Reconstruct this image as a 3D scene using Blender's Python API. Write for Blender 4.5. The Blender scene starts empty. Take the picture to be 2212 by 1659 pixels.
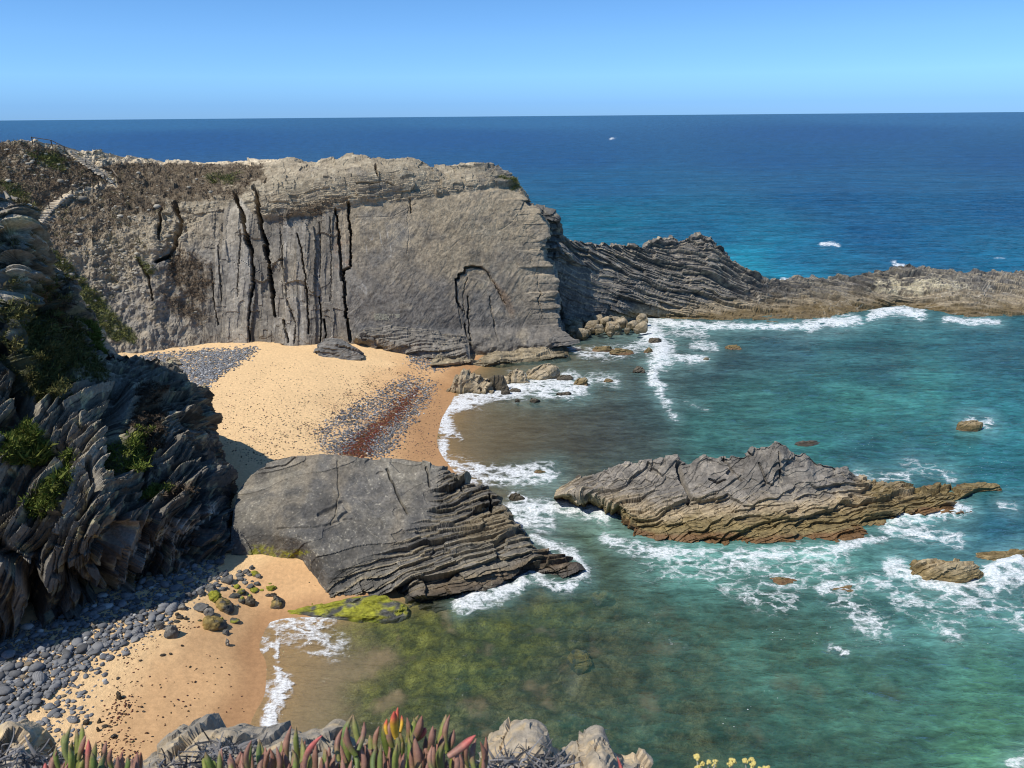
import bpy, math, random
import numpy as np
from mathutils import Vector, Matrix

random.seed(7)
rng = np.random.default_rng(11)
scene = bpy.context.scene
C = scene.collection
R = math.radians
F32 = np.float32

# ------------------------------------------------------------------ camera
CAM = np.array([0.0, 0.0, 36.0])
PITCH, ROLL = math.atan(579.5 / 1659.0), -0.00836
PW, PH, FOC = 2212.0, 1659.0, 1659.0          # the working pixel frame of the photograph
_r0 = np.array([1.0, 0, 0]); _u0 = np.array([0, math.sin(PITCH), math.cos(PITCH)]); FWD = np.array([0, math.cos(PITCH), -math.sin(PITCH)])
RIGHT = _r0 * math.cos(ROLL) + _u0 * math.sin(ROLL)
UP = _u0 * math.cos(ROLL) - _r0 * math.sin(ROLL)
cam_d = bpy.data.cameras.new('camera'); cam = bpy.data.objects.new('camera', cam_d); C.objects.link(cam)
_m = Matrix.Identity(4)
for i in range(3):
    _m[i][0], _m[i][1], _m[i][2], _m[i][3] = RIGHT[i], UP[i], -FWD[i], CAM[i]
cam.matrix_world = _m
cam_d.sensor_width = 36.0; cam_d.lens = 36.0 * FOC / PW
cam_d.clip_start = 0.05; cam_d.clip_end = 200000
cam_d.dof.use_dof = True; cam_d.dof.focus_distance = 60.0; cam_d.dof.aperture_fstop = 9.0
scene.camera = cam

# ------------------------------------------------------------------ sky, sun, exposure
SUN_EL = R(58.0)
LX, LY = 0.85, 0.53                                   # the way the light travels over the ground
_n = math.hypot(LX, LY); LX /= _n; LY /= _n
TO_SUN = np.array([-LX * math.cos(SUN_EL), -LY * math.cos(SUN_EL), math.sin(SUN_EL)])
world = bpy.data.worlds.new('World'); scene.world = world; world.use_nodes = True
wn = world.node_tree.nodes; wl = world.node_tree.links
sky = wn.new('ShaderNodeTexSky'); sky.sky_type = 'NISHITA'; sky.sun_disc = False
sky.sun_elevation = SUN_EL; sky.sun_rotation = math.atan2(TO_SUN[0], TO_SUN[1])
sky.altitude = 30; sky.air_density = 1.0; sky.dust_density = 0.0; sky.ozone_density = 4.0
sky.air_density = 0.6; sky.ozone_density = 10.0
# clear marine air: a band of blue-violet haze low over the water, deep azure above it (depends on elevation only)
tc = wn.new('ShaderNodeTexCoord'); sp = wn.new('ShaderNodeSeparateXYZ'); wl.new(tc.outputs['Generated'], sp.inputs[0])
mr = wn.new('ShaderNodeMapRange'); mr.inputs['From Min'].default_value = 0.0; mr.inputs['From Max'].default_value = 0.14; wl.new(sp.outputs['Z'], mr.inputs['Value'])
cr = wn.new('ShaderNodeValToRGB'); wl.new(mr.outputs[0], cr.inputs[0])
e = cr.color_ramp.elements; e[0].position = 0.0; e[0].color = (0.33, 0.49, 0.74, 1); e[1].position = 1.0; e[1].color = (0.82, 1.0, 1.0, 1)
for p_, c_ in ((0.10, (0.40, 0.56, 0.78)), (0.32, (0.68, 0.84, 0.91)), (0.62, (0.80, 0.95, 0.98))):
    x_ = e.new(p_); x_.color = c_ + (1,)
mu = wn.new('ShaderNodeMix'); mu.data_type = 'RGBA'; mu.blend_type = 'MULTIPLY'; mu.inputs['Factor'].default_value = 1.0
wl.new(sky.outputs['Color'], mu.inputs[6]); wl.new(cr.outputs['Color'], mu.inputs[7])
gn_sky = wn.new('ShaderNodeVectorMath'); gn_sky.operation = 'SCALE'; gn_sky.inputs['Scale'].default_value = 1.08; wl.new(mu.outputs[2], gn_sky.inputs[0])
wl.new(gn_sky.outputs[0], wn['Background'].inputs['Color'])
wn['Background'].inputs['Strength'].default_value = 0.15
sun_d = bpy.data.lights.new('sun', 'SUN'); sun_d.energy = 4.4; sun_d.angle = R(0.53); sun_d.color = (1.0, 0.955, 0.88)
sun = bpy.data.objects.new('sun', sun_d); C.objects.link(sun)
sun.rotation_euler = Vector(TO_SUN).to_track_quat('Z', 'Y').to_euler()
vs = scene.view_settings; vs.view_transform = 'Standard'; vs.look = 'None'; vs.exposure = 0.0; vs.gamma = 1.0; vs.use_curve_mapping = False
scene.cycles.max_bounces = 6; scene.cycles.diffuse_bounces = 3; scene.cycles.glossy_bounces = 2; scene.cycles.transparent_max_bounces = 12
scene.cycles.filter_width = 1.1
scene.cycles.use_denoising = True; scene.cycles.denoising_prefilter = 'ACCURATE'; scene.cycles.denoising_input_passes = 'RGB_ALBEDO_NORMAL'
scene.cycles.caustics_reflective = False; scene.cycles.caustics_refractive = False

# ------------------------------------------------------------------ numeric helpers
def ray(px, py):
    px = np.asarray(px, float); py = np.asarray(py, float)
    return FWD + ((px - PW / 2) / FOC)[..., None] * RIGHT + ((PH / 2 - py) / FOC)[..., None] * UP
def at_y(px, py, Y):
    d = ray(px, py); return CAM + d * (np.asarray(Y, float) / d[..., 1])[..., None]
def at_z(px, py, z):
    d = ray(px, py); return CAM + d * ((np.asarray(z, float) - CAM[2]) / d[..., 2])[..., None]
def at_t(px, py, t):
    return CAM + ray(px, py) * np.asarray(t, float)[..., None]
def to_px(P):
    q = P - CAM; dz = q @ FWD
    return PW / 2 + FOC * (q @ RIGHT) / dz, PH / 2 - FOC * (q @ UP) / dz

_perm = np.random.default_rng(5).permutation(256).astype(np.int32); PERM = np.concatenate([_perm, _perm, _perm])
_g = np.random.default_rng(6).normal(size=(256, 3)); GRAD = (_g / np.linalg.norm(_g, axis=1)[:, None]).astype(F32)
def noise(p):
    p = np.asarray(p, F32); i = np.floor(p); f = p - i; i = i.astype(np.int32) & 255
    u = f * f * f * (f * (f * 6 - 15) + 10)
    out = 0
    for a in (0, 1):
        ha = PERM[i[..., 0] + a]; wa = u[..., 0] if a else 1 - u[..., 0]
        for b in (0, 1):
            hb = PERM[ha + ((i[..., 1] + b) & 255)]; wb = wa * (u[..., 1] if b else 1 - u[..., 1])
            for c in (0, 1):
                g = GRAD[PERM[hb + ((i[..., 2] + c) & 255)]]
                d = g[..., 0] * (f[..., 0] - a) + g[..., 1] * (f[..., 1] - b) + g[..., 2] * (f[..., 2] - c)
                out = out + wb * (u[..., 2] if c else 1 - u[..., 2]) * d
    return out * 1.6
def fbm(p, octs=4, gain=0.5, lac=2.03):
    p = np.asarray(p, F32); s = 0; a = 1.0; t = 0
    for k in range(octs):
        s = s + a * noise(p); t += a; a *= gain
        p = p * lac + F32(17.3)
    return s / t
def ridged(p, octs=4, gain=0.55):
    p = np.asarray(p, F32); s = 0; a = 1.0; t = 0
    for k in range(octs):
        s = s + a * (1 - np.abs(noise(p)) * 2); t += a; a *= gain
        p = p * 2.07 + F32(9.1)
    return s / t
def hsh(i, j=0, seed=0):
    i = np.asarray(i).astype(np.int64); j = np.asarray(j).astype(np.int64)
    h = (i * 374761393 + j * 668265263 + seed * 2147483647 + 1013904223) & 0xFFFFFFFF
    h = ((h ^ (h >> 13)) * 1274126177) & 0xFFFFFFFF
    h = ((h ^ (h >> 16)) * 2246822519) & 0xFFFFFFFF
    return ((h ^ (h >> 15)) & 0xFFFFFF) / float(0xFFFFFF)
def sstep(a, b, x):
    t = np.clip((x - a) / (b - a), 0, 1); return t * t * (3 - 2 * t)
def lerp(a, b, t):
    """mix two colours (last axis 3) by a field"""
    t = np.asarray(t, float)[..., None]
    return np.asarray(a, float) * (1 - t) + np.asarray(b, float) * t
def nrm(v):
    v = np.asarray(v, float); return v / np.linalg.norm(v)
def seg_dist(U, V, poly):
    best = np.full(U.shape, 1e9)
    for (ax, ay), (bx, by) in zip(poly[:-1], poly[1:]):
        dx, dy = bx - ax, by - ay; L = dx * dx + dy * dy + 1e-9
        t = np.clip(((U - ax) * dx + (V - ay) * dy) / L, 0, 1)
        best = np.minimum(best, np.hypot(U - ax - t * dx, V - ay - t * dy))
    return best
def inpoly(U, V, poly):
    n = len(poly); ins = np.zeros(U.shape, bool)
    for k in range(n):
        (x1, y1), (x2, y2) = poly[k], poly[(k + 1) % n]
        if y1 == y2: continue
        c = ((V < y1) != (V < y2)) & (U < (x2 - x1) * (V - y1) / (y2 - y1) + x1)
        ins ^= c
    return ins
def softpoly(U, V, poly, feather):
    d = seg_dist(U, V, list(poly) + [poly[0]]); s = np.where(inpoly(U, V, poly), d, -d)
    return sstep(-feather, feather, s)
def pchip(x, y, xq):
    x = np.asarray(x, float); y = np.asarray(y, float)
    if y.ndim == 1: y = y[:, None]
    h = np.diff(x)[:, None]; d = np.diff(y, axis=0) / h
    m = np.zeros_like(y)
    if len(x) > 2:
        s = d[:-1] * d[1:]; w1 = 2 * h[1:] + h[:-1]; w2 = h[1:] + 2 * h[:-1]
        with np.errstate(all='ignore'):
            hm = (w1 + w2) / (w1 / d[:-1] + w2 / d[1:])
        m[1:-1] = np.where(s > 0, np.nan_to_num(hm), 0)
    m[0] = d[0]; m[-1] = d[-1]
    k = np.clip(np.searchsorted(x, xq, 'right') - 1, 0, len(x) - 2)
    t = ((xq - x[k]) / (x[k + 1] - x[k]))[:, None]; hh = h[k]
    return ((1 + 2 * t) * (1 - t) ** 2 * y[k] + t * (1 - t) ** 2 * hh * m[k] + t * t * (3 - 2 * t) * y[k + 1] + t * t * (t - 1) * hh * m[k + 1])

# ------------------------------------------------------------------ mesh helpers
def attr(me, name, data, dom='POINT'):
    data = np.asarray(data, F32)
    if data.ndim == 1 or data.shape[-1] == 1:
        a = me.attributes.new(name, 'FLOAT', dom); a.data.foreach_set('value', data.ravel())
    else:
        if data.shape[-1] == 3: data = np.concatenate([data, np.ones(data.shape[:-1] + (1,), F32)], -1)
        a = me.attributes.new(name, 'FLOAT_COLOR', dom); a.data.foreach_set('color', data.ravel())
def mesh_from(name, verts, faces, smooth=False, k=None):
    """verts n x 3, faces m x k"""
    verts = np.asarray(verts, F32); faces = np.asarray(faces, np.int32); m, k = faces.shape
    me = bpy.data.meshes.new(name)
    me.vertices.add(len(verts)); me.vertices.foreach_set('co', verts.ravel())
    me.loops.add(m * k); me.loops.foreach_set('vertex_index', faces.ravel())
    me.polygons.add(m); me.polygons.foreach_set('loop_start', np.arange(0, m * k, k, dtype=np.int32))
    me.update(calc_edges=True)
    me.polygons.foreach_set('use_smooth', np.full(m, bool(smooth)))
    return me
def grid_faces(nv, nu):
    i = np.arange(nv * nu).reshape(nv, nu)
    return np.stack([i[:-1, :-1], i[:-1, 1:], i[1:, 1:], i[1:, :-1]], -1).reshape(-1, 4)
def link(name, me, mat=None, parent=None, label=None, cat=None, group=None, kind=None):
    o = bpy.data.objects.new(name, me); C.objects.link(o)
    if mat is not None and me is not None and not me.materials: me.materials.append(mat)
    if parent is not None: o.parent = parent
    for k, v in (('label', label), ('category', cat), ('group', group), ('kind', kind)):
        if v: o[k] = v
    return o
def grid_obj(name, P, mat, smooth=False, flip=False, **kw):
    attrs = kw.pop('attrs', {})
    nv, nu = P.shape[:2]; f = grid_faces(nv, nu)
    if flip: f = f[:, ::-1]
    me = mesh_from(name, P.reshape(-1, 3), f, smooth)
    for k, v in attrs.items():
        v = np.asarray(v); attr(me, k, v.reshape(nv * nu, -1) if v.ndim == 3 else v.reshape(-1))
    return link(name, me, mat, **kw)
def gnormals(P):
    du = np.gradient(P, axis=1); dv = np.gradient(P, axis=0)
    n = np.cross(du, dv); n /= np.linalg.norm(n, axis=-1)[..., None] + 1e-9
    return n
def patch(rows, nu, nv, mode='Y', back=(), side=(), uw=None, foot=None):
    """rows: from the foot to the crest; each a list of (px, py, Y) [or (px, py, z) for 'z' rows given as ('z', list)].
    back: offsets (dx, dy, dz, n) from the crest; side: offsets added as columns after the last one."""
    G = []; u = np.linspace(0, 1, nu) if uw is None else uw
    for r in rows:
        md = mode
        if isinstance(r, tuple): md, r = r
        a = np.array(r, float)
        X = at_y(a[:, 0], a[:, 1], a[:, 2]) if md == 'Y' else at_z(a[:, 0], a[:, 1], a[:, 2])
        s = (a[:, 0] - a[0, 0]) / (a[-1, 0] - a[0, 0])
        G.append(pchip(s, X, u))
    G = np.array(G)
    ch = np.mean(np.linalg.norm(np.diff(G, axis=0), axis=-1), axis=1); s = np.concatenate([[0], np.cumsum(ch)])
    vq = np.linspace(0, s[-1], nv)
    P = pchip(s, G.reshape(len(rows), -1), vq).reshape(nv, nu, 3)
    nf = nv
    if foot is not None:
        dx, dy, dz, n = foot; st = np.linspace(1, 0, n + 1)[:-1, None, None]
        P = np.concatenate([P[0][None] + st * np.array([dx, dy, dz]), P], 0); nf += n
    for dx, dy, dz, n in back:
        last = P[-1]; off = np.array([dx, dy, 0.0])
        end = last + off
        end[:, 2] = np.maximum(last[:, 2] + dz, -3)
        st = np.linspace(0, 1, n + 1)[1:, None, None]
        P = np.concatenate([P, last[None] * (1 - st) + end[None] * st], 0)
    ns = nu
    for dx, dy, dz, n in side:
        last = P[:, -1]; end = last + np.array([dx, dy, dz])
        st = np.linspace(0, 1, n + 1)[None, 1:, None]
        P = np.concatenate([P, last[:, None] * (1 - st) + end[:, None] * st], 1)
    return P, nf, ns
def outward(P):
    N = gnormals(P)
    if np.mean(np.sum(N * (CAM - P), -1)) < 0: return -N, True
    return N, False
def bedding(px, py, theta, phi):
    """normal and trace of bedding planes whose outcrop runs at theta in the view of the site, dipping phi towards the viewer"""
    d = nrm(ray(px, py)); e = nrm(RIGHT * math.cos(R(theta)) + UP * math.sin(R(theta)))
    n = nrm(np.cross(d, e)); e = nrm(np.cross(n, d))
    return nrm(n * math.cos(R(phi)) - d * math.sin(R(phi))), e
def strata(P, nb, tb, thick, blk, seed, warp=0.35, wscale=0.12):
    """layers along nb broken into blocks along tb: (random value of the block, position inside the layer)"""
    w = fbm(P * wscale + seed * 3.1, 3)
    s = (P @ nb) / thick + w * warp / wscale * 0.12 / thick * 3
    i = np.floor(s); f = s - i
    b = (P @ tb) / blk + hsh(i, 0, seed) * 17 + w * 1.5
    j = np.floor(b)
    return hsh(i, j, seed + 1), f, hsh(i, 7, seed + 2), b - j

# ------------------------------------------------------------------ material helpers
def new_mat(name):
    m = bpy.data.materials.new(name); m.use_nodes = True
    nt = m.node_tree; return m, nt.nodes, nt.links, nt.nodes['Principled BSDF']
def tex_noise(nd, lk, scale, detail=6, rough=0.6, vec=None, dist=0.0):
    n = nd.new('ShaderNodeTexNoise'); n.inputs['Scale'].default_value = scale; n.inputs['Detail'].default_value = detail
    n.inputs['Roughness'].default_value = rough; n.inputs['Distortion'].default_value = dist
    if vec is not None: lk.new(vec, n.inputs['Vector'])
    return n
def maprange(nd, lk, src, a, b, c, d, smooth=False):
    n = nd.new('ShaderNodeMapRange'); n.inputs['From Min'].default_value = a; n.inputs['From Max'].default_value = b
    n.inputs['To Min'].default_value = c; n.inputs['To Max'].default_value = d
    if smooth: n.interpolation_type = 'SMOOTHSTEP'
    lk.new(src, n.inputs['Value']); return n.outputs['Result']
def math_n(nd, lk, op, a, b=None):
    n = nd.new('ShaderNodeMath'); n.operation = op
    for k, v in ((0, a), (1, b)):
        if v is None: continue
        if isinstance(v, (int, float)): n.inputs[k].default_value = v
        else: lk.new(v, n.inputs[k])
    return n.outputs[0]
def mixcol(nd, lk, fac, a, b, mode='MIX'):
    n = nd.new('ShaderNodeMix'); n.data_type = 'RGBA'; n.blend_type = mode
    for key, v in (('Factor', fac), ('A', a), ('B', b)):
        s = [x for x in n.inputs if x.name == key and (x.type == ('VALUE' if key == 'Factor' else 'RGBA'))][0]
        if isinstance(v, (int, float)): s.default_value = v
        elif isinstance(v, tuple): s.default_value = v if len(v) == 4 else v + (1,)
        else: lk.new(v, s)
    return [x for x in n.outputs if x.type == 'RGBA'][0]
def attr_node(nd, name):
    a = nd.new('ShaderNodeAttribute'); a.attribute_name = name; return a
def coords(nd, which='Object'):
    return nd.new('ShaderNodeTexCoord').outputs[which]

def rock_material(name, fine=6.0, bump=0.12, var=0.45, rough=0.92):
    m, nd, lk, bs = new_mat(name)
    co = coords(nd)
    a = attr_node(nd, 'col'); w = attr_node(nd, 'wet')
    n1 = tex_noise(nd, lk, fine, 5, 0.7, co); n2 = tex_noise(nd, lk, 0.8, 3, 0.6, co)
    v1 = maprange(nd, lk, n1.outputs['Fac'], 0.25, 0.75, 1 - var, 1 + var)
    v2 = maprange(nd, lk, n2.outputs['Fac'], 0.3, 0.7, 0.82, 1.18)
    v = math_n(nd, lk, 'MULTIPLY', v1, v2)
    col = mixcol(nd, lk, 1.0, mixcol(nd, lk, 1.0, a.outputs['Color'], (1.04, 1.0, 0.93, 1), 'MULTIPLY'), v, 'MULTIPLY')
    lk.new(col, bs.inputs['Base Color'])
    rg = maprange(nd, lk, w.outputs['Fac'], 0, 1, rough, 0.32); lk.new(rg, bs.inputs['Roughness'])
    bs.inputs['Specular IOR Level'].default_value = 0.35
    b = nd.new('ShaderNodeBump'); b.inputs['Strength'].default_value = 0.9; b.inputs['Distance'].default_value = bump
    n3 = tex_noise(nd, lk, fine * 0.6, 5, 0.72, co)
    lk.new(n3.outputs['Fac'], b.inputs['Height']); lk.new(b.outputs['Normal'], bs.inputs['Normal'])
    return m
ROCK_FAR = rock_material('weathered_schist', 2.2, 0.22)
ROCK_NEAR = rock_material('layered_schist', 4.0, 0.12)
ROCK_SEA = rock_material('barnacled_schist', 3.5, 0.16)

def flat_material(name, col, rough=0.9, spec=0.3, var=0.25, scale=8.0, bump=0.0):
    m, nd, lk, bs = new_mat(name); co = coords(nd)
    n = tex_noise(nd, lk, scale, 6, 0.65, co)
    v = maprange(nd, lk, n.outputs['Fac'], 0.25, 0.75, 1 - var, 1 + var)
    lk.new(mixcol(nd, lk, 1.0, tuple(col) + (1,), v, 'MULTIPLY'), bs.inputs['Base Color'])
    bs.inputs['Roughness'].default_value = rough; bs.inputs['Specular IOR Level'].default_value = spec
    if bump:
        b = nd.new('ShaderNodeBump'); b.inputs['Distance'].default_value = bump; b.inputs['Strength'].default_value = 0.8
        lk.new(n.outputs['Fac'], b.inputs['Height']); lk.new(b.outputs['Normal'], bs.inputs['Normal'])
    return m
def vcol_material(name, rough=0.85, spec=0.2, trans=0.0):
    m, nd, lk, bs = new_mat(name)
    a = attr_node(nd, 'col'); lk.new(a.outputs['Color'], bs.inputs['Base Color'])
    bs.inputs['Roughness'].default_value = rough; bs.inputs['Specular IOR Level'].default_value = spec
    return m
FOLIAGE = vcol_material('scrub_leaf')

# ------------------------------------------------------------------ beach and sea bed: one sheet
TC = np.array([
 # near cove: shingle, sand, swash, sea bed   (px, py, z)
 (-200,1500,4.2),(-150,1650,3.6),(0,1420,3.5),(110,1380,3.4),(300,1290,3.0),(420,1250,2.8),(510,1195,2.35),(0,1600,2.7),(150,1610,2.1),(300,1500,1.8),(340,1610,1.3),(400,1400,1.7),
 (480,1350,1.35),(490,1450,0.75),(460,1590,0.42),(600,1200,2.15),(700,1215,1.7),(740,1225,1.4),(600,1270,1.0),(650,1290,0.45),
 (560,1330,0.10),(522,1400,0.10),(545,1470,0.08),(500,1560,0.10),(490,1650,0.06),(600,1400,-0.04),(600,1500,-0.05),(570,1600,-0.05),(640,1340,-0.03),
 (700,1400,-0.16),(700,1500,-0.3),(700,1600,-0.38),(780,1340,-0.3),(850,1450,-0.7),(900,1600,-1.0),(1000,1400,-1.1),(1100,1320,-1.5),(1200,1450,-2.0),(1200,1620,-2.2),
 (1400,1400,-2.5),(1600,1500,-2.8),(2000,1500,-4),(2200,1300,-5),(1500,1250,-2.5),(1250,1130,-1.5),(1000,1800,-2.0),(1800,1800,-4.0),(500,1800,0.2),(100,1800,2.4),
 # far beach and bay
 (380,770,4.4),(550,757,4.1),(630,748,3.7),(700,760,3.2),(780,742,3.0),(870,762,1.8),(920,782,1.0),(450,850,3.7),(500,950,3.2),(560,1000,2.8),(650,970,2.3),(600,850,3.2),(700,850,2.5),
 (750,950,1.5),(800,850,1.5),(850,900,0.75),(800,985,0.9),(900,950,0.22),(900,860,.5),(945,900,0.04),(945,980,0.03),(975,850,.05),(960,815,0.3),(1050,850,-.3),(1050,950,-.35),(1000,900,-.15),
 (1200,900,-.9),(1200,1000,-.8),(1400,850,-1.8),(1400,950,-1.8),(1700,850,-4),(2000,800,-5),(2200,1000,-5),(1100,785,-.35),(1300,760,-.7),(1000,775,0.5),(950,775,0.8),
 (1500,720,-4),(2200,720,-6),(2600,1000,-6),(2600,1500,-6),(250,760,5.5),(100,740,7)], float)
_tp = at_z(TC[:, 0], TC[:, 1], TC[:, 2]); TX = _tp[:, :2] / 40.0; TZ = TC[:, 2]
def _U(r2): return np.where(r2 > 1e-12, r2 * np.log(np.maximum(r2, 1e-12)), 0)
_n = len(TX); _K = _U(((TX[:, None] - TX[None]) ** 2).sum(-1)) + np.eye(_n) * 0.004
_Q = np.concatenate([np.ones((_n, 1)), TX], 1)
_A = np.block([[_K, _Q], [_Q.T, np.zeros((3, 3))]]); TW = np.linalg.solve(_A, np.concatenate([TZ, np.zeros(3)]))
def ground(x, y):
    """height of the sand or the sea bed"""
    x = np.asarray(x, float); y = np.asarray(y, float); sh = x.shape
    q = np.stack([x.ravel(), y.ravel()], -1) / 40.0; out = np.empty(len(q))
    for s in range(0, len(q), 60000):
        p = q[s:s + 60000]
        out[s:s + 60000] = _U(((p[:, None] - TX[None]) ** 2).sum(-1)) @ TW[:_n] + TW[_n] + p @ TW[_n + 1:]
    return np.clip(out, -7, 6.5).reshape(sh)
def ground_fast(x, y):
    """the same on a structured grid, filled in from every third row and column"""
    nv, nu = x.shape; iv = np.unique(np.append(np.arange(0, nv, 3), nv - 1)); iu = np.unique(np.append(np.arange(0, nu, 3), nu - 1))
    c = ground(x[np.ix_(iv, iu)], y[np.ix_(iv, iu)]); t = np.arange(nu); a = np.stack([np.interp(t, iu, r) for r in c]); t = np.arange(nv)
    k = np.clip(np.searchsorted(iv, t, 'right') - 1, 0, len(iv) - 2); f = ((t - iv[k]) / (iv[k + 1] - iv[k]))[:, None]
    return a[k] * (1 - f) + a[k + 1] * f
def on_ground(px, py, lift=0.0):
    px = np.asarray(px, float); py = np.asarray(py, float); z = np.zeros(px.shape)
    for _ in range(7):
        P = at_z(px, py, z); z = 0.35 * z + 0.65 * ground(P[..., 0], P[..., 1])
    P = at_z(px, py, z); P[..., 2] += lift
    return P

gy = 24 + 126 * np.linspace(0, 1, 390) ** 1.35
gs = np.linspace(-0.95, 0.95, 390)
GX = gs[None, :] * (gy[:, None] * 0.72 + 14) + gy[:, None] * 0.02; GY = np.repeat(gy[:, None], len(gs), 1)
GZ = ground_fast(GX, GY)
GP = np.stack([GX, GY, GZ], -1); GU, GV = to_px(GP)
# sea-bed relief: weedy boulders and ledges under the water, ripples and cusps on the sand
q3 = np.stack([GX, GY, np.zeros_like(GX)], -1)
deep = sstep(-0.15, -0.9, GZ)
bedm = 0.9 * softpoly(GU + 60 * fbm(q3 * .12, 3), GV + 40 * fbm(q3 * .12 + 9, 3), [(860,1420),(1000,1330),(1300,1250),(1900,1250),(2300,1350),(2300,1850),(700,1850),(700,1620),(780,1560)], 50)
for poly, f in (([(640,1335),(900,1300),(1130,1290),(1420,1215),(1500,1330),(1250,1480),(900,1600),(760,1560),(740,1500),(830,1430),(700,1390)], 60),
                ([(760,1500),(1000,1480),(1300,1540),(1600,1520),(1850,1470),(1980,1560),(1700,1700),(1200,1760),(700,1700)], 60),
                ([(1000,1010),(1300,980),(1420,1000),(1250,1050),(1050,1060)], 25), ([(1100,1100),(1330,1110),(1370,1180),(1250,1200),(1150,1150)], 30)):
    bedm = np.maximum(bedm, softpoly(GU, GV, poly, f))
rel = ridged(q3 * 0.32 + 3, 4) * 0.5 + fbm(q3 * 0.9 + 8, 3) * 0.35
GZ = GZ + bedm * sstep(-0.1, -0.5, GZ) * np.maximum(rel + 0.1, -0.1) * np.minimum(0.75, -GZ * 0.75) * 1.3
dry = sstep(0.5, 1.2, GZ)
GZ = GZ + fbm(q3 * 0.22 + 4, 3) * 0.10 * dry + fbm(q3 * np.array([1.3, 1.3, 1]) + 2, 3) * 0.05 * dry
_mx = at_z(np.array(1262.), np.array(1440.), -.6); _r2 = (GX - _mx[0]) ** 2 + (GY - _mx[1] - .6) ** 2; GZ = np.maximum(GZ, -0.35 - .45 * np.sqrt(_r2) - .12 * _r2)
GP[..., 2] = GZ
# colours of the sand itself: dry, damp, soaked; weed and rock on the bed
nz = fbm(q3 * 0.15 + 40, 4); nz2 = fbm(q3 * 1.2 + 50, 3)
far_b = sstep(60, 66, GY)
damp = sstep(1.9, 0.9, GZ + nz * 0.8 - far_b * 0.25 - (1 - far_b) * 0.55)
wet = sstep(0.75, 0.12, GZ + nz * 0.35)
col = lerp(np.array([0.81, 0.555, 0.29]), np.array([0.65, 0.395, 0.19]), damp)
col = lerp(col, np.array([0.42, 0.232, 0.108]), wet * 0.9)
col = lerp(col, np.array([0.36, 0.235, 0.135]), sstep(-0.02, -0.35, GZ))
col *= (1 + 0.10 * nz + 0.05 * nz2)[..., None]
weed = fbm(q3 * 0.28 + 60, 4); weed2 = 0.75 * fbm(q3 * 0.7 + 70, 4) + 0.55 * fbm(q3 * np.array([3.2, 5.5, 1]) + 75, 3)
wc = lerp(np.array([0.050, 0.058, 0.026]), np.array([0.225, 0.205, 0.045]), sstep(-0.35, 0.45, weed2 * 0.9 + weed * 0.6))
yel = softpoly(GU, GV, [(640,1330),(880,1290),(1180,1290),(1260,1330),(1100,1480),(900,1560),(780,1540),(760,1480),(850,1420)], 70)
wc = lerp(lerp(np.array([0.030, 0.034, 0.020]), np.array([0.20, 0.17, 0.085]), sstep(-.25, .35, weed2 + .5 * weed)), wc, np.clip(yel * 1.2 + 0.12, 0, 1))
bw = bedm * sstep(-0.30, 0.05, weed + bedm * 0.5 - 0.25 + weed2 * 0.3) * sstep(-0.06, -0.35, GZ)
col = lerp(col, wc, bw)
# strand-line of brown kelp and grey shingle on the far beach
kelp = softpoly(GU, GV, [(742,985),(755,960),(790,930),(850,880),(900,835),(905,850),(860,905),(815,940),(790,985)], 9)
kelp = kelp * sstep(-0.25, 0.25, nz2 + 0.15)
col = lerp(col, np.array([0.115, 0.042, 0.020]), kelp * 0.9 * (GZ > 0.1))
soak = np.clip(np.maximum(wet * 0.8, damp * (1 - far_b) * 0.5 + damp * far_b * .2), 0, 1)

def sand_material():
    m, nd, lk, bs = new_mat('beach_sand'); co = coords(nd)
    a = attr_node(nd, 'col'); w = attr_node(nd, 'wet')
    n1 = tex_noise(nd, lk, 3.2, 8, 0.72, co); n2 = tex_noise(nd, lk, 22, 4, 0.6, co)
    v = math_n(nd, lk, 'MULTIPLY', maprange(nd, lk, n1.outputs['Fac'], 0.3, 0.7, 0.80, 1.16), maprange(nd, lk, n2.outputs['Fac'], 0.3, 0.7, 0.93, 1.07))
    wd = attr_node(nd, 'weed'); n4 = tex_noise(nd, lk, 4.2, 4, .7, co, 1.5); k4 = maprange(nd, lk, n4.outputs['Fac'], .32, .68, .35, 1.75)
    mw = nd.new('ShaderNodeMix'); mw.inputs[2].default_value = 1.0; lk.new(wd.outputs['Fac'], mw.inputs[0]); lk.new(k4, mw.inputs[3]); v = math_n(nd, lk, 'MULTIPLY', v, mw.outputs[0])
    lk.new(mixcol(nd, lk, 1.0, a.outputs['Color'], v, 'MULTIPLY'), bs.inputs['Base Color'])
    lk.new(maprange(nd, lk, w.outputs['Fac'], 0, 1, 0.95, 0.38), bs.inputs['Roughness'])
    bs.inputs['Specular IOR Level'].default_value = 0.25
    b = nd.new('ShaderNodeBump'); b.inputs['Distance'].default_value = 0.22
    lk.new(maprange(nd, lk, w.outputs['Fac'], 0, 0.6, 0.75, 0.08), b.inputs['Strength'])
    n3 = tex_noise(nd, lk, 1.9, 6, 0.72, co); lk.new(n3.outputs['Fac'], b.inputs['Height']); lk.new(b.outputs['Normal'], bs.inputs['Normal'])
    return m
SAND = sand_material()
grid_obj('beach', GP, SAND, smooth=True, attrs={'col': col, 'wet': soak, 'weed': bw}, label='golden sand of the two coves running down under the sea', kind='structure')
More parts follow.
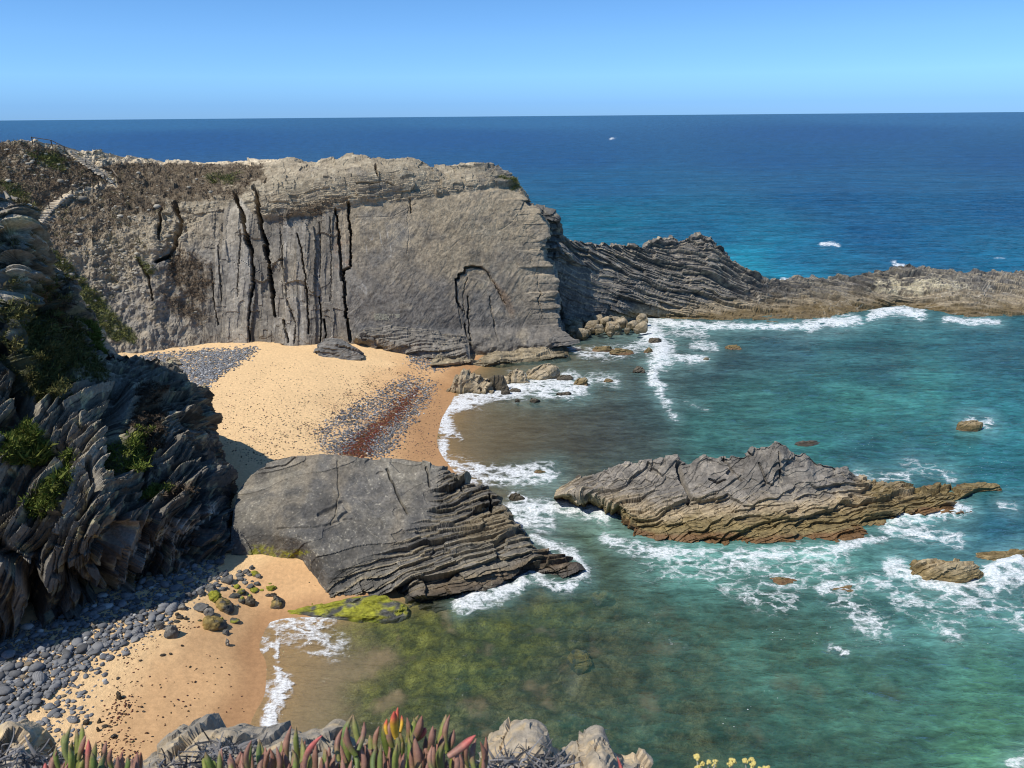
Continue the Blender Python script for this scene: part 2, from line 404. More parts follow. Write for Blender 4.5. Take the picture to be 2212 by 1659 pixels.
# ------------------------------------------------------------------ sea
wy = np.concatenate([22 + 350 * np.linspace(0, 1, 440) ** 1.7, 372 * (60000 / 372) ** (np.linspace(0, 1, 60)[1:] ** 1.3)])
ws = np.linspace(-1.0, 1.0, 430)
WX = ws[None, :] * (wy[:, None] * 0.80 + 6); WY = np.repeat(wy[:, None], len(ws), 1)
WB = ground_fast(WX, WY); far_w = sstep(120, 150, WY); WB = WB * (1 - far_w) - 7 * far_w
WP0 = np.stack([WX, WY, np.zeros_like(WX)], -1); WU, WV = to_px(WP0)
amp = sstep(0.05, 1.5, -WB) * (1 - sstep(200, 700, WY))
wq = np.stack([WX, WY, np.zeros_like(WX)], -1)
WZ = amp * (0.16 * noise(wq * np.array([0.10, 0.22, 1])) + 0.10 * noise(wq * np.array([0.3, 0.55, 1]) + 5) + 0.05 * noise(wq * np.array([0.8, 1.3, 1]) + 9))
# body colour of the water (what is suspended in it, with haze painted in at the horizon) and how far one sees into it, from soundings
WS = [ # px, py, r, g, b (linear albedo), metres one sees into it
 (700,1450,.150,.120,.062,.55),(800,1560,.105,.100,.055,.8),(900,1380,.085,.085,.035,1.6),(1050,1450,.036,.075,.056,1.7),(1000,1550,.030,.060,.046,1.7),(1250,1330,.045,.085,.070,1.8),
 (1250,1520,.026,.070,.058,1.8),(1450,1400,.042,.098,.088,1.4),(1600,1350,.050,.120,.112,1.0),(1500,1560,.026,.062,.055,1.8),(1750,1420,.040,.100,.090,1.2),(1900,1560,.050,.115,.100,1.0),
 (2150,1500,.060,.140,.110,.9),(2150,1620,.065,.150,.105,.9),(1500,1240,.075,.180,.175,.8),(1750,1250,.075,.175,.175,.8),(2000,1330,.050,.130,.135,.9),(2200,1400,.045,.125,.130,.9),
 (1250,1170,.060,.095,.050,1.0),(1180,1120,.130,.170,.150,.8),(2150,1150,.022,.080,.110,.9),(2050,1190,.040,.120,.135,.9),
 (1000,900,.098,.082,.048,.5),(1100,940,.082,.075,.048,.6),(1200,880,.070,.075,.058,.7),(1300,930,.055,.070,.062,.8),(1200,1010,.080,.083,.062,.6),(1400,870,.045,.072,.072,.8),(1350,1000,.055,.075,.062,.8),
 (1080,790,.045,.062,.038,.9),(1200,770,.055,.075,.060,.9),(1350,790,.055,.080,.072,.9),(1330,740,.070,.090,.080,.8),(1550,800,.040,.074,.080,.8),(1550,930,.038,.110,.098,.8),(1650,880,.042,.115,.098,.8),(1850,890,.045,.160,.130,.8),(1750,930,.030,.120,.108,.8),
 (1700,740,.036,.078,.088,.8),(1900,780,.034,.092,.098,.8),(2150,760,.030,.090,.105,.8),(2000,860,.040,.150,.135,.8),(2150,900,.026,.120,.128,.8),(2150,1000,.022,.110,.122,.8),(1950,1000,.020,.085,.095,.8),(1850,960,.022,.070,.080,.8),
 (1640,570,.010,.190,.240,1),(1700,560,.004,.080,.140,1),(1300,480,.004,.090,.130,1),(1500,500,.004,.075,.128,1),(2000,540,.005,.070,.130,1),(2150,560,.006,.085,.140,1),(1900,500,.004,.055,.118,1),
 (1300,400,.003,.058,.120,1),(1800,420,.003,.050,.112,1),(2200,450,.003,.050,.112,1),(1200,340,.003,.044,.118,1),(1700,340,.003,.042,.112,1),(2200,340,.003,.040,.108,1),(1000,300,.005,.044,.130,1),(400,300,.005,.044,.132,1),(1800,290,.005,.040,.118,1),(1100,262,.018,.080,.165,1),(300,268,.018,.082,.170,1),(2000,255,.018,.076,.160,1)]  # rows nearest the horizon lightened: distant haze put into the water colour
WS = np.array(WS); _i = (WS[:, 1] > 720) & (WS[:, 0] > 1380); WS[_i, 3] *= 1.10; WS[_i, 4] *= 1.06; _o = WS[:, 1] < 580; WS[_o, 4] *= 1.25; WS[_o, 3] *= 1.12; WS[_o, 4] *= .94; _nr = WS[:, 1] > 1230; WS[_nr, 2] *= 1.15; WS[_nr, 3] *= 1.24; WS[_nr, 4] *= 1.04; _lx = np.log(np.maximum(WV - 200, 45) / 100) ; 
def idw(U, V):
    a = U / 400.0; b = np.log(np.maximum(V - 215, 25)) * 1.9
    sa = WS[:, 0] / 400.0; sb = np.log(np.maximum(WS[:, 1] - 215, 25)) * 1.9
    num = 0; den = 0
    for k in range(len(WS)):
        w = 1.0 / ((a - sa[k]) ** 2 + (b - sb[k]) ** 2 + 0.02) ** 1.7
        num = num + w[..., None] * WS[k, 2:]; den = den + w
    return num / den[..., None]
wob = 18 * fbm(wq * 0.05 + 5, 3)
wcs = idw(np.clip(WU, -300, 2500) + wob * 3, WV + wob * np.clip((WV - 240) / 500, 0, 1))
wcol = wcs[..., :3] * (1 + 0.22 * fbm(wq * np.array([0.09, 0.16, 1]) + 31, 4))[..., None]
see = wcs[..., 3]
nearc = sstep(1230, 1320, WV)
murk = 1 - np.exp(-np.maximum(-WB, 0) / (see * (1.15 + 1.9 * nearc)))
murk = np.clip(np.maximum(murk, far_w), 0, 1)
# foam: where the waves break
FOAM = [ # polyline, half width, strength
 ([(1010,862),(980,878),(960,893),(957,915),(964,932)], 13, 1.0), ([(964,932),(990,944)], 7, .7), ([(955,958),(956,985),(960,1003),(985,1014)], 8, 1.0), ([(960,1005),(1010,1018),(1060,1030),(1130,1028),(1180,1020)], 17, .8),
 ([(1010,865),(1060,848),(1120,838),(1190,832),(1250,838)], 16, .95), ([(1110,825),(1180,845),(1230,820)], 16, .75), ([(1230,838),(1290,815),(1330,825)], 12, .45), ([(968,798),(975,805)], 6, .8),
 ([(1395,690),(1412,725),(1430,750),(1425,775)], 20, .95), ([(1425,775),(1412,800),(1412,825),(1430,838)], 10, .85), ([(1425,850),(1440,870)], 7, .7), ([(1450,890),(1458,900)], 6, .6), ([(1430,770),(1480,775),(1525,776)], 7, .8), ([(1500,745),(1540,748)], 9, .55), ([(1270,765),(1340,760),(1400,745)], 12, .5),([(1240,755),(1262,768)],7,.6),
 ([(1390,688),(1460,700),(1560,704),(1660,706),(1760,704)], 6, .95), ([(1740,704),(1790,696),(1850,694)], 9, 1.0), ([(1880,684),(1910,672),(1945,668),(1990,680)], 8, .95), ([(2040,690),(2100,694),(2160,697)], 5, .8), ([(1455,715),(1520,722)], 9, .5),
 ([(1105,1098),(1150,1100),(1210,1090),(1260,1098),(1315,1108)], 15, .95), ([(1120,1120),(1160,1130),(1190,1125)], 13, .75), ([(1190,1185),(1225,1190)], 13, .75), ([(1150,1160),(1180,1172)], 5, .8), ([(1130,1080),(1110,1070)], 8, .8),
 ([(990,1304),(1050,1290),(1110,1268),(1160,1240)], 15, .97), ([(1160,1255),(1220,1268),(1260,1255),(1262,1228),(1245,1205)], 9, .85),
 ([(1310,1160),(1340,1178),(1400,1188),(1500,1195),(1620,1202),(1720,1190),(1800,1188),(1880,1165),(1930,1140)], 11, .66), ([(1935,1128),(1960,1112),(2030,1108),(2080,1100)], 13, .85), ([(1940,1140),(2000,1150),(2070,1170)], 14, .6), ([(1420,1212),(1560,1222),(1700,1222),(1800,1205)], 32, .42), ([(1550,1245),(1620,1280),(1700,1300)], 24, .34),
 ([(1640,1262),(1740,1262)], 12, .55), ([(1780,1270),(1860,1255),(1920,1262)], 14, .62), ([(1930,1225),(1985,1250),(2060,1270),(2150,1262),(2212,1235)], 18, .82), ([(2140,1235),(2200,1215)], 16, 1.0), ([(1820,1290),(1860,1330),(1900,1360)], 22, .48), ([(2050,1290),(2150,1300),(2212,1330)], 30, .42), ([(1950,1290),(2010,1320),(2060,1360)], 22, .42),([(2165,1090),(2190,1095)],8,.6),
 ([(612,1468),(602,1500),(592,1530),(582,1580),(570,1640)], 14, .98), ([(612,1468),(600,1440),(595,1405),(600,1380),(590,1350),(572,1322)], 5, .72), ([(575,1325),(620,1345),(660,1360),(720,1392)], 24, .58), ([(590,1325),(650,1328),(700,1345)], 18, .5), ([(600,1360),(640,1380),(690,1395)], 18, .42), ([(570,1330),(560,1370),(590,1400)], 8, .4), ([(600,1405),(560,1408),(525,1418),(516,1440),(540,1470)], 4.0, .75), ([(590,1480),(530,1495),(505,1540),(480,1590)], 16, .34), ([(690,1325),(760,1300),(830,1295)], 5, .6),
 ([(2090,912),(2135,915)], 10, .62), ([(1690,1045),(1760,1000)], 1, 0), ([(1850,1025),(1960,1035)], 8, .5), ([(1960,1000),(2050,1030)], 12, .35), ([(1480,870),(1530,885)], 3, .3), ([(1790,1398),(1830,1412)], 3.5, .8), ([(1440,1380),(1480,1400)], 5, .2),
 ([(1772,528),(1790,526),(1810,530)], 3, 1.0), ([(1930,566),(1938,574),(1950,574)], 3.4, 1.0), ([(1690,605),(1750,607)], 4, .9), ([(2110,640),(2160,645)], 2, .0), ([(2150,557),(2170,558)], 1.5, .6), ([(1320,300),(1326,300)], .8, 1),
 ([(2190,1650),(2230,1630)], 14, .6)]
wj1 = 16 * fbm(wq * 0.35 + 3, 4); wj2 = 11 * fbm(wq * 0.35 + 33, 4)
foam = np.zeros_like(WX); milk = np.zeros_like(WX)
for poly, hw, s in FOAM:
    if s <= 0: continue
    k = min(1.0, hw / 9.0); d = seg_dist(WU + wj1 * k, WV + wj2 * k, poly); foam = np.maximum(foam, s * sstep(2.1, 0.2, d / hw)); milk = np.maximum(milk, s * sstep(4.5 + 8 / hw, 0.3, d / hw))
wcol = lerp(wcol, np.array([0.20, 0.36, 0.34]), np.clip(milk * 0.5 * sstep(170, 120, WY) * sstep(.2, .8, -WB), 0, 1))
murk = np.maximum(murk, np.clip(milk * .55 * sstep(.3, 1.0, -WB), 0, 1))
fleck = np.zeros_like(WX)
for poly in ([(1480,1560),(1560,1530),(1640,1470),(1720,1440),(1790,1430),(1750,1480),(1680,1540),(1620,1610),(1540,1640),(1500,1600)], [(1600,1330),(1900,1290),(2212,1300),(2212,1420),(1900,1430),(1650,1400)], [(1330,1300),(1420,1290),(1500,1340),(1400,1400)], [(1500,900),(2212,950),(2212,1100),(1800,980)]):
    fleck = np.maximum(fleck, softpoly(WU + 2 * wj1, WV + 2 * wj2, poly, 45))
WZ = WZ + foam * (0.12 + .22 * sstep(.3, .9, -WB)) * sstep(0.5, 1.0, foam) * sstep(0.02, 0.3, -WB) * (.7 + .6 * fbm(wq * 1.1 + 3, 3))
WP = WP0.copy(); WP[..., 2] = WZ
swell = sstep(150, 300, WY)

def sea_material():
    m, nd, lk, bs = new_mat('sea_water'); out = nd['Material Output']; nd.remove(bs)
    co = coords(nd); a = attr_node(nd, 'col'); mk = attr_node(nd, 'murk'); fm = attr_node(nd, 'foam'); sw = attr_node(nd, 'swell')
    mp = nd.new('ShaderNodeMapping'); mp.inputs['Scale'].default_value = (0.38, 1.0, 1.0); mp.inputs['Rotation'].default_value = (0, 0, 0.22); lk.new(co, mp.inputs['Vector']); v = mp.outputs['Vector']
    # waves: long to short
    h1 = tex_noise(nd, lk, 0.035, 2, 0.5, v); h2 = tex_noise(nd, lk, 0.16, 3, 0.55, v, 0.4); h3 = tex_noise(nd, lk, 1.2, 3, 0.65, v, 0.6)
    b1 = nd.new('ShaderNodeBump'); b1.inputs['Distance'].default_value = 4.0; lk.new(math_n(nd, lk, 'MULTIPLY', sw.outputs['Fac'], 0.9), b1.inputs['Strength']); lk.new(h1.outputs['Fac'], b1.inputs['Height'])
    b2 = nd.new('ShaderNodeBump'); b2.inputs['Distance'].default_value = 1.1; lk.new(maprange(nd, lk, sw.outputs['Fac'], 0, 1, 0.38, 1.0), b2.inputs['Strength']); lk.new(h2.outputs['Fac'], b2.inputs['Height']); lk.new(b1.outputs['Normal'], b2.inputs['Normal'])
    b3 = nd.new('ShaderNodeBump'); b3.inputs['Distance'].default_value = 0.42; b3.inputs['Strength'].default_value = 0.75; lk.new(h3.outputs['Fac'], b3.inputs['Height']); lk.new(b2.outputs['Normal'], b3.inputs['Normal'])
    h4 = tex_noise(nd, lk, 3.6, 2, 0.6, v, 0.8); b4 = nd.new('ShaderNodeBump'); b4.inputs['Distance'].default_value = 0.11; b4.inputs['Strength'].default_value = 0.7; lk.new(h4.outputs['Fac'], b4.inputs['Height']); lk.new(b3.outputs['Normal'], b4.inputs['Normal'])
    nm = b4.outputs['Normal']
    body = nd.new('ShaderNodeBsdfDiffuse'); lk.new(nm, body.inputs['Normal'])
    # cloudy patches of suspended sand and weed; light and dark of the waves also put into the colour
    pn = tex_noise(nd, lk, 0.32, 4, 0.6, v, 1.2)
    lk.new(mixcol(nd, lk, 1.0, a.outputs['Color'], math_n(nd, lk, 'MULTIPLY', maprange(nd, lk, pn.outputs['Fac'], 0.3, 0.7, 0.72, 1.3), math_n(nd, lk, 'MULTIPLY', maprange(nd, lk, h2.outputs['Fac'], 0.3, 0.7, 0.76, 1.3), math_n(nd, lk, 'MULTIPLY', maprange(nd, lk, h3.outputs['Fac'], 0.3, 0.7, 0.62, 1.45), maprange(nd, lk, h4.outputs['Fac'], 0.3, 0.7, 0.78, 1.25)))), 'MULTIPLY'), body.inputs['Color'])
    clear = nd.new('ShaderNodeBsdfTransparent'); clear.inputs['Color'].default_value = (0.90, 0.97, 0.95, 1)
    mx = nd.new('ShaderNodeMixShader'); lk.new(mk.outputs['Fac'], mx.inputs[0]); lk.new(clear.outputs[0], mx.inputs[1]); lk.new(body.outputs[0], mx.inputs[2])
    gl = nd.new('ShaderNodeBsdfGlossy'); gl.inputs['Roughness'].default_value = 0.06; lk.new(nm, gl.inputs['Normal'])
    fr = nd.new('ShaderNodeFresnel'); fr.inputs['IOR'].default_value = 1.33; lk.new(nm, fr.inputs['Normal'])
    frl = math_n(nd, lk, 'MINIMUM', fr.outputs['Fac'], 0.24)
    mg = nd.new('ShaderNodeMixShader'); lk.new(frl, mg.inputs[0]); lk.new(mx.outputs[0], mg.inputs[1]); lk.new(gl.outputs[0], mg.inputs[2])
    # foam: dense where the wave breaks, a lace of threads around it
    wv = nd.new('ShaderNodeMapping'); wv.inputs['Scale'].default_value = (0.7, 1.0, 1.0); lk.new(co, wv.inputs['Vector'])
    dn = tex_noise(nd, lk, 0.8, 4, 0.65, wv.outputs['Vector'])
    off = nd.new('ShaderNodeVectorMath'); off.operation = 'MULTIPLY_ADD'; lk.new(dn.outputs['Color'], off.inputs[0]); off.inputs[1].default_value = (1.7, 1.7, 0); lk.new(wv.outputs['Vector'], off.inputs[2])
    vo = nd.new('ShaderNodeTexVoronoi'); vo.feature = 'DISTANCE_TO_EDGE'; vo.inputs['Scale'].default_value = 0.95; lk.new(off.outputs[0], vo.inputs['Vector'])
    vo2 = tex_noise(nd, lk, 2.2, 3, .65, off.outputs[0])
    edge = math_n(nd, lk, 'ADD', math_n(nd, lk, 'MULTIPLY', vo.outputs['Distance'], 1.0), math_n(nd, lk, 'MULTIPLY', math_n(nd, lk, 'ABSOLUTE', math_n(nd, lk, 'SUBTRACT', vo2.outputs['Fac'], .5)), 1.1))
    fn = tex_noise(nd, lk, 0.45, 6, 0.74, off.outputs[0]); fg = tex_noise(nd, lk, 5.0, 3, 0.7, wv.outputs['Vector'])
    fv = math_n(nd, lk, 'ADD', fm.outputs['Fac'], math_n(nd, lk, 'MULTIPLY', math_n(nd, lk, 'SUBTRACT', fn.outputs['Fac'], 0.5), 2.1))
    thr = maprange(nd, lk, fv, 0.05, 1.15, -0.03, 0.50)
    lace = maprange(nd, lk, math_n(nd, lk, 'SUBTRACT', thr, edge), -0.15, 0.22, 0, 1, True)
    on = maprange(nd, lk, fm.outputs['Fac'], 0.02, 0.25, 0, 1)
    core = maprange(nd, lk, fv, 0.75, 1.2, 0, 1)
    gr = math_n(nd, lk, 'MAXIMUM', maprange(nd, lk, fg.outputs['Fac'], 0.36, 0.58, 0.35, 1.0), core)
    ff = math_n(nd, lk, 'MULTIPLY', math_n(nd, lk, 'MULTIPLY', lace, on), gr)
    fl = attr_node(nd, 'fleck'); vf = nd.new('ShaderNodeTexVoronoi'); vf.inputs['Scale'].default_value = 4.5; lk.new(wv.outputs['Vector'], vf.inputs['Vector'])
    sz_ = nd.new('ShaderNodeSeparateColor'); lk.new(vf.outputs['Color'], sz_.inputs[0])
    dot = maprange(nd, lk, math_n(nd, lk, 'SUBTRACT', math_n(nd, lk, 'MULTIPLY', math_n(nd, lk, 'SUBTRACT', sz_.outputs[0], .62), .5), vf.outputs['Distance']), -.02, .03, 0, 1)
    fgate = maprange(nd, lk, math_n(nd, lk, 'MULTIPLY', fl.outputs['Fac'], fn.outputs['Fac']), .38, .62, 0, .8)
    ff = math_n(nd, lk, 'MAXIMUM', math_n(nd, lk, 'MULTIPLY', ff, .9), math_n(nd, lk, 'MULTIPLY', dot, fgate))
    # aerated water under and around the foam is milky
    # scattered foam flecks on open water
    fd = nd.new('ShaderNodeBsdfDiffuse'); fd.inputs['Color'].default_value = (0.86, 0.88, 0.88, 1)
    mf = nd.new('ShaderNodeMixShader'); lk.new(ff, mf.inputs[0]); lk.new(mg.outputs[0], mf.inputs[1]); lk.new(fd.outputs[0], mf.inputs[2])
    lk.new(mf.outputs[0], out.inputs['Surface'])
    return m
SEA = sea_material()
grid_obj('sea', WP, SEA, smooth=True, attrs={'col': wcol, 'murk': murk, 'foam': foam, 'fleck': fleck, 'swell': swell}, label='deep blue sea turning teal and green in the cove with foam', kind='structure')
# ------------------------------------------------------------------ rock masses
def front_mask(P, nf, ns):
    m = np.zeros(P.shape[:2]); m[:nf, :ns] = 1; return m
Z3 = lambda z: np.array([0, 0, z])
def veins(P, d1, freq, width, seed, aniso=4.0):
    """thin pale quartz threads running along d1"""
    d1 = nrm(d1); q = P - (P @ d1)[..., None] * d1 * (1 - 1 / aniso)
    n = noise(q * freq + seed); n2 = noise(P * 0.2 + seed * 2)
    return sstep(width, 0, np.abs(n)) * sstep(-0.1, 0.25, n2)

# ---- headland across the bay -------------------------------------------------
HR = [
 [(-150,850,86),(0,840,89),(150,825,95),(300,798,102),(370,780,105),(470,760,109),(560,755,110.5),(633,750,111),(735,747,113),(800,745,114),(900,765,115),(1000,765,117),(1100,760,119),(1222,745,120)],
 [(-150,640,97),(0,640,99),(150,650,104),(250,640,108),(330,640,109),(370,645,110.5),(470,650,112),(560,650,113),(633,650,113.5),(735,650,114.5),(850,650,116),(1000,650,118.5),(1100,650,120.5),(1203,650,122)],
 [(-150,500,104),(0,510,106),(150,530,110),(250,530,113),(330,540,112.5),(370,545,114.5),(470,540,115),(560,540,115.5),(633,540,116),(735,540,117),(850,540,118.5),(1000,540,120.5),(1100,540,122.5),(1183,540,124)],
 [(-150,390,112),(0,410,114),(150,430,119),(250,430,121),(370,440,119),(470,440,118.5),(560,430,118.7),(633,430,118.8),(735,430,119.5),(850,430,121),(1000,440,123),(1080,450,124.5),(1152,455,126)],
 [(-150,330,117),(0,350,119),(150,365,124),(250,375,128),(370,385,127),(470,390,125),(560,385,124),(633,385,121.5),(735,385,121.5),(850,380,123),(960,390,125.2),(1040,390,126.3),(1118,405,128)],
 [(-150,285,122),(0,307,123),(70,304,124),(100,309,125.5),(145,320,128),(180,327,130),(210,331,132),(250,333,134),(300,341,136),(400,346,138),(500,349,137),(560,351,134),(620,350,131),(680,356,129),(700,353,128.5),(735,348,128),(780,346,128),(800,347,128),(840,344,128),(880,345,128),(905,348,128),(914,358,128.6),(922,367,129.2),(960,368,129.6),(985,361,129.3),(1030,357,129),(1064,356,129.5)],
]
HP, hnf, hns = patch(HR, 730, 258, back=((3, 9, -2.5, 6), (4, 7, -14, 10), (3, 6, -30, 6)), side=((1.0, 6, -1.5, 10), (0, 16, -3, 6)))
HN, hflip = outward(HP[:hnf, :hns]); HN_, _ = outward(HP); HN_ = HN_ if not hflip else HN_
N0 = gnormals(HP); N0 = -N0 if hflip else N0
HU, HV = to_px(HP); HF = front_mask(HP, hnf, hns)
z = HP[..., 2]
warp = 5 * fbm(HP * 0.35 + 3, 3)
wu = HU + warp * 1.2; wv_ = HV + warp
rise = np.interp(HU, [-150, 250, 330, 440, 520, 560, 620, 700, 760, 900, 1000, 1100, 1150], [700, 640, 560, 470, 430, 475, 468, 455, 442, 428, 412, 400, 430])  # foot of the weathered upper beds
upper = sstep(6, -6, wv_ - rise) * (HU > 200)
slab = softpoly(wu, wv_, [(745,470),(770,445),(900,432),(1000,416),(1090,405),(1150,450),(1185,540),(1225,760),(760,760),(752,600)], 8) * HF
lefty = sstep(760, 700, HU + warp)
d = np.zeros(HP.shape[:2])
# broad swells and the crumbly left slope
d += 0.9 * fbm(HP * 0.09 + 1, 3) * (1 - slab) + 0.25 * fbm(HP * 0.1 + 2, 3) * slab
rough_l = sstep(520, 330, HU + 40 * fbm(HP * 0.08, 2))
blk = ridged(HP * np.array([0.35, 0.35, 0.22]) + 5, 4)
d += rough_l * (0.95 * (blk - 0.45) + 0.35 * fbm(HP * 1.0 + 7, 4))
# vertical joints and fins between the slope and the slab
fin = np.zeros_like(HU); nbv = nrm([0.96, 0.22, -0.08]); tbv = nrm([0.05, 0.2, 1.0])
for th, bl, am, sd in ((4.4, 12, 1.0, 3), (1.7, 5, 0.45, 9), (0.6, 2.6, 0.2, 14)):
    v_, f_, l_, g_ = strata(HP, nbv, tbv, th, bl, sd, 0.30, 0.10)
    d += (v_ - 0.5) * am * lefty * (1 - upper) * (1 - rough_l * 0.6) * HF
    if th < 2: fin = fin + (l_ - .5) * (1.0 if th > 1 else .7) + (v_ - .5) * .5
# bedded cap rock: nearly level beds that jut and break
nbh = nrm([-0.10, 0.30, 0.95]); tbh = nrm([1, 0.1, 0])
for th, bl, am, sd in ((1.5, 5, 0.75, 21), (0.6, 2.2, 0.42, 27), (0.3, 1.3, 0.18, 29)):
    v_, f_, l_, g_ = strata(HP, nbh, tbh, th, bl, sd, 0.5, 0.12)
    d += ((v_ - 0.5) * am + (f_ - 0.5) * am * 0.35) * upper * HF
d += 0.55 * upper * HF * sstep(500, 640, HU)
# the big smooth face: faint diagonal ribs, hairline cracks, wavy skin
dg = nrm([0.62, 0.1, 0.78])
qd = HP - (HP @ dg)[..., None] * dg * 0.80
d += slab * (0.20 * fbm(HP * 0.3 + 4, 3) + 0.14 * ridged(qd * 0.55 + 4, 4, .6) * (.4 + .6 * sstep(-.2, .3, fbm(HP * .15 + 8, 2))) + 0.05 * fbm(HP * 2.0, 3))
d += slab * -0.05 * sstep(0.05, 0.0, np.abs(noise(qd * 0.32 + 11))) * sstep(-0.1, 0.2, noise(HP * 0.13 + 2))
_jn1 = noise(HP * 0.9); _jn2 = noise(HP * 1.2 + 4)
def carve(d, poly, hw, depth):
    k = len(poly) * 7 + int(poly[0][0]); a = np.array(poly); m = 10 + 2 * hw
    b = (HU > a[:, 0].min() - m) & (HU < a[:, 0].max() + m) & (HV > a[:, 1].min() - m) & (HV < a[:, 1].max() + m) & (HF > 0)
    u, v, n1, n2 = HU[b], HV[b], _jn1[b], _jn2[b]
    j = (hsh(np.floor((v + 2 * n1) / 16.0), k, 3) - 0.5) * (hw * 0.5 + 1.2) + (hsh(np.floor((v + 3 * n1) / 5.0), k, 4) - .5) * 1.6
    r = seg_dist(u + j, v, poly); wv = hw * 0.58 * (0.5 + 0.9 * hsh(np.floor(v / 23.0), k, 9))
    d = d.copy(); d[b] -= depth * sstep(wv + 0.9, wv - 0.9, r)
    return d
SLOTS = [([(376,432),(384,460),(388,490),(382,520)], 8, 3.2), ([(386,510),(378,535),(362,556)], 9, 3.0), ([(345,450),(348,480),(342,515)], 5, 1.8), ([(362,556),(346,562),(338,566)], 5, 2.0),
 ([(508,418),(522,460),(532,505),(544,545)], 7, 3.4), ([(544,545),(548,590),(543,640)], 4.5, 2.2), ([(541,640),(536,690),(540,735)], 2.6, 1.2), ([(520,500),(517,560),(514,640)], 1.8, .5),
 ([(552,410),(560,450),(566,500),(576,540)], 7.5, 3.4), ([(576,540),(584,600),(590,640),(594,682)], 6.5, 3.0), ([(606,500),(612,580),(622,660)], 1.6, .35), ([(712,470),(716,560),(714,650)], 1.5, .35),
 ([(725,452),(731,500),(735,560),(737,605)], 3.6, 1.6), ([(752,440),(756,500),(757,575)], 4.2, 1.8), ([(757,578),(742,584)], 3.2, 1.5), ([(741,584),(744,640),(750,700),(757,738)], 4.5, 2.2),
 ([(644,505),(652,540),(660,590),(664,650),(668,720)], 2.2, 1.0), ([(690,640),(694,690),(692,740)], 2.2, 1.2), ([(472,530),(476,600),(480,660)], 1.6, .5),
 ([(456,580),(462,640),(470,700)], 1.8, .6), ([(300,560),(320,600),(330,650)], 3.5, 1.2), ([(700,690),(706,720),(702,745)], 3, 1.4), ([(610,690),(624,740)], 2.4, .9),
 ([(1010,600),(1000,640),(1004,680)], 1.5, .3), ([(1012,640),(1012,690),(1014,745)], 2.0, .8), ([(1058,640),(1066,690),(1072,735)], 1.6, .4), ([(985,640),(992,680),(998,710)], 1.5, .35),
 ([(885,430),(888,460)], 1.8, .5), ([(812,365),(815,385)], 2.6, 1.2), ([(1160,630),(1166,660)], 1.6, .4), ([(770,400),(830,396),(850,404)], 2.4, .7), ([(690,480),(694,540),(690,600)], 1.6, .4), ([(620,650),(640,700),(636,742)], 1.8, .5)]
for poly, hw, dp in SLOTS: d = carve(d, poly, hw, dp)
for poly in ([(885,428),(880,470),(884,510),(878,548)], [(1150,560),(1163,640),(1166,692)], [(770,470),(850,467),(900,440)]):
    d = carve(d, poly, 1.2, .14)
# the fallen-out plate: an arch-shaped hollow with a sharp left and upper lip
ARCH = [(984,604),(991,601),(991,592),(1003,589),(1006,577),(1022,575),(1042,578),(1056,590),(1068,612),(1080,634),(1090,654),(1106,690),(1030,720),(1004,700),(998,668),(986,650)]
ja = 1.6 * noise(HP * 1.1 + 4)
ar = softpoly(HU + ja, HV + ja, ARCH, 1.6) * HF
d -= ar * (0.30 * sstep(712, 630, HV) + 0.03)
for _pl, _w, _dp in (([(999,672),(987,652),(985,622),(985,604)], 1.7, 1.0), ([(985,604),(992,601),(992,592),(1003,590),(1006,578),(1022,575),(1042,578)], 2.0, 1.2), ([(1042,578),(1056,590),(1068,612),(1080,634),(1092,656)], 1.3, .7), ([(1003,700),(1009,730),(1012,745)], 1.5, .8)): d = carve(d, _pl, _w * 1.4, _dp)
d -= 0.12 * ar * softpoly(HU, HV, [(1003,590),(1006,577),(1042,578),(1056,592),(1064,612),(1050,606),(1030,600),(1012,598)], 2)
# ledge with fallen blocks at the slab foot on the sand side
low = sstep(700, 730, HV + 5 * noise(HP * 0.4))
d += low * HF * sstep(770, 800, HU) * (0.7 + 1.3 * sstep(940, 1080, HU) + 0.9 * fbm(HP * 0.4 + 9, 4)) * sstep(690, 745, HV + 8 * noise(HP * .5 + 2))
edge_r = sstep(hns - 40, hns + 6, np.arange(HP.shape[1]))[None, :]
d *= 1 - 0.5 * sstep(hnf - 6, hnf + 2, np.arange(HP.shape[0]))[:, None]
crest_j = sstep(hnf - 26, hnf - 2, np.arange(HP.shape[0]))[:, None] * HF * sstep(540, 640, HU)
HD = HP + N0 * d[..., None]
_er = sstep(hns - 46, hns - 4, np.arange(HP.shape[1]))[None, :] * np.ones(HP.shape[:2]); _bk = hsh(np.floor(HP[..., 2] / 1.9 + noise(HP * .3)), 5, 4) - .5; _bk2 = hsh(np.floor(HP[..., 2] / .7), 9, 4) - .5
HD[..., 0] += _er * (1.5 * _bk + .6 * _bk2 + .8 * fbm(HP * .35 + 50, 3)); HD[..., 1] += _er * 1.2 * (hsh(np.floor(HP[..., 2] / 1.3), 6, 4) - .5)
HD[..., 2] += crest_j * (0.35 * (hsh(np.floor(HP[..., 0] / 1.6 + noise(HP * 0.3)), 3, 2) - 0.5) + 0.5 * fbm(HP * 0.5, 4))
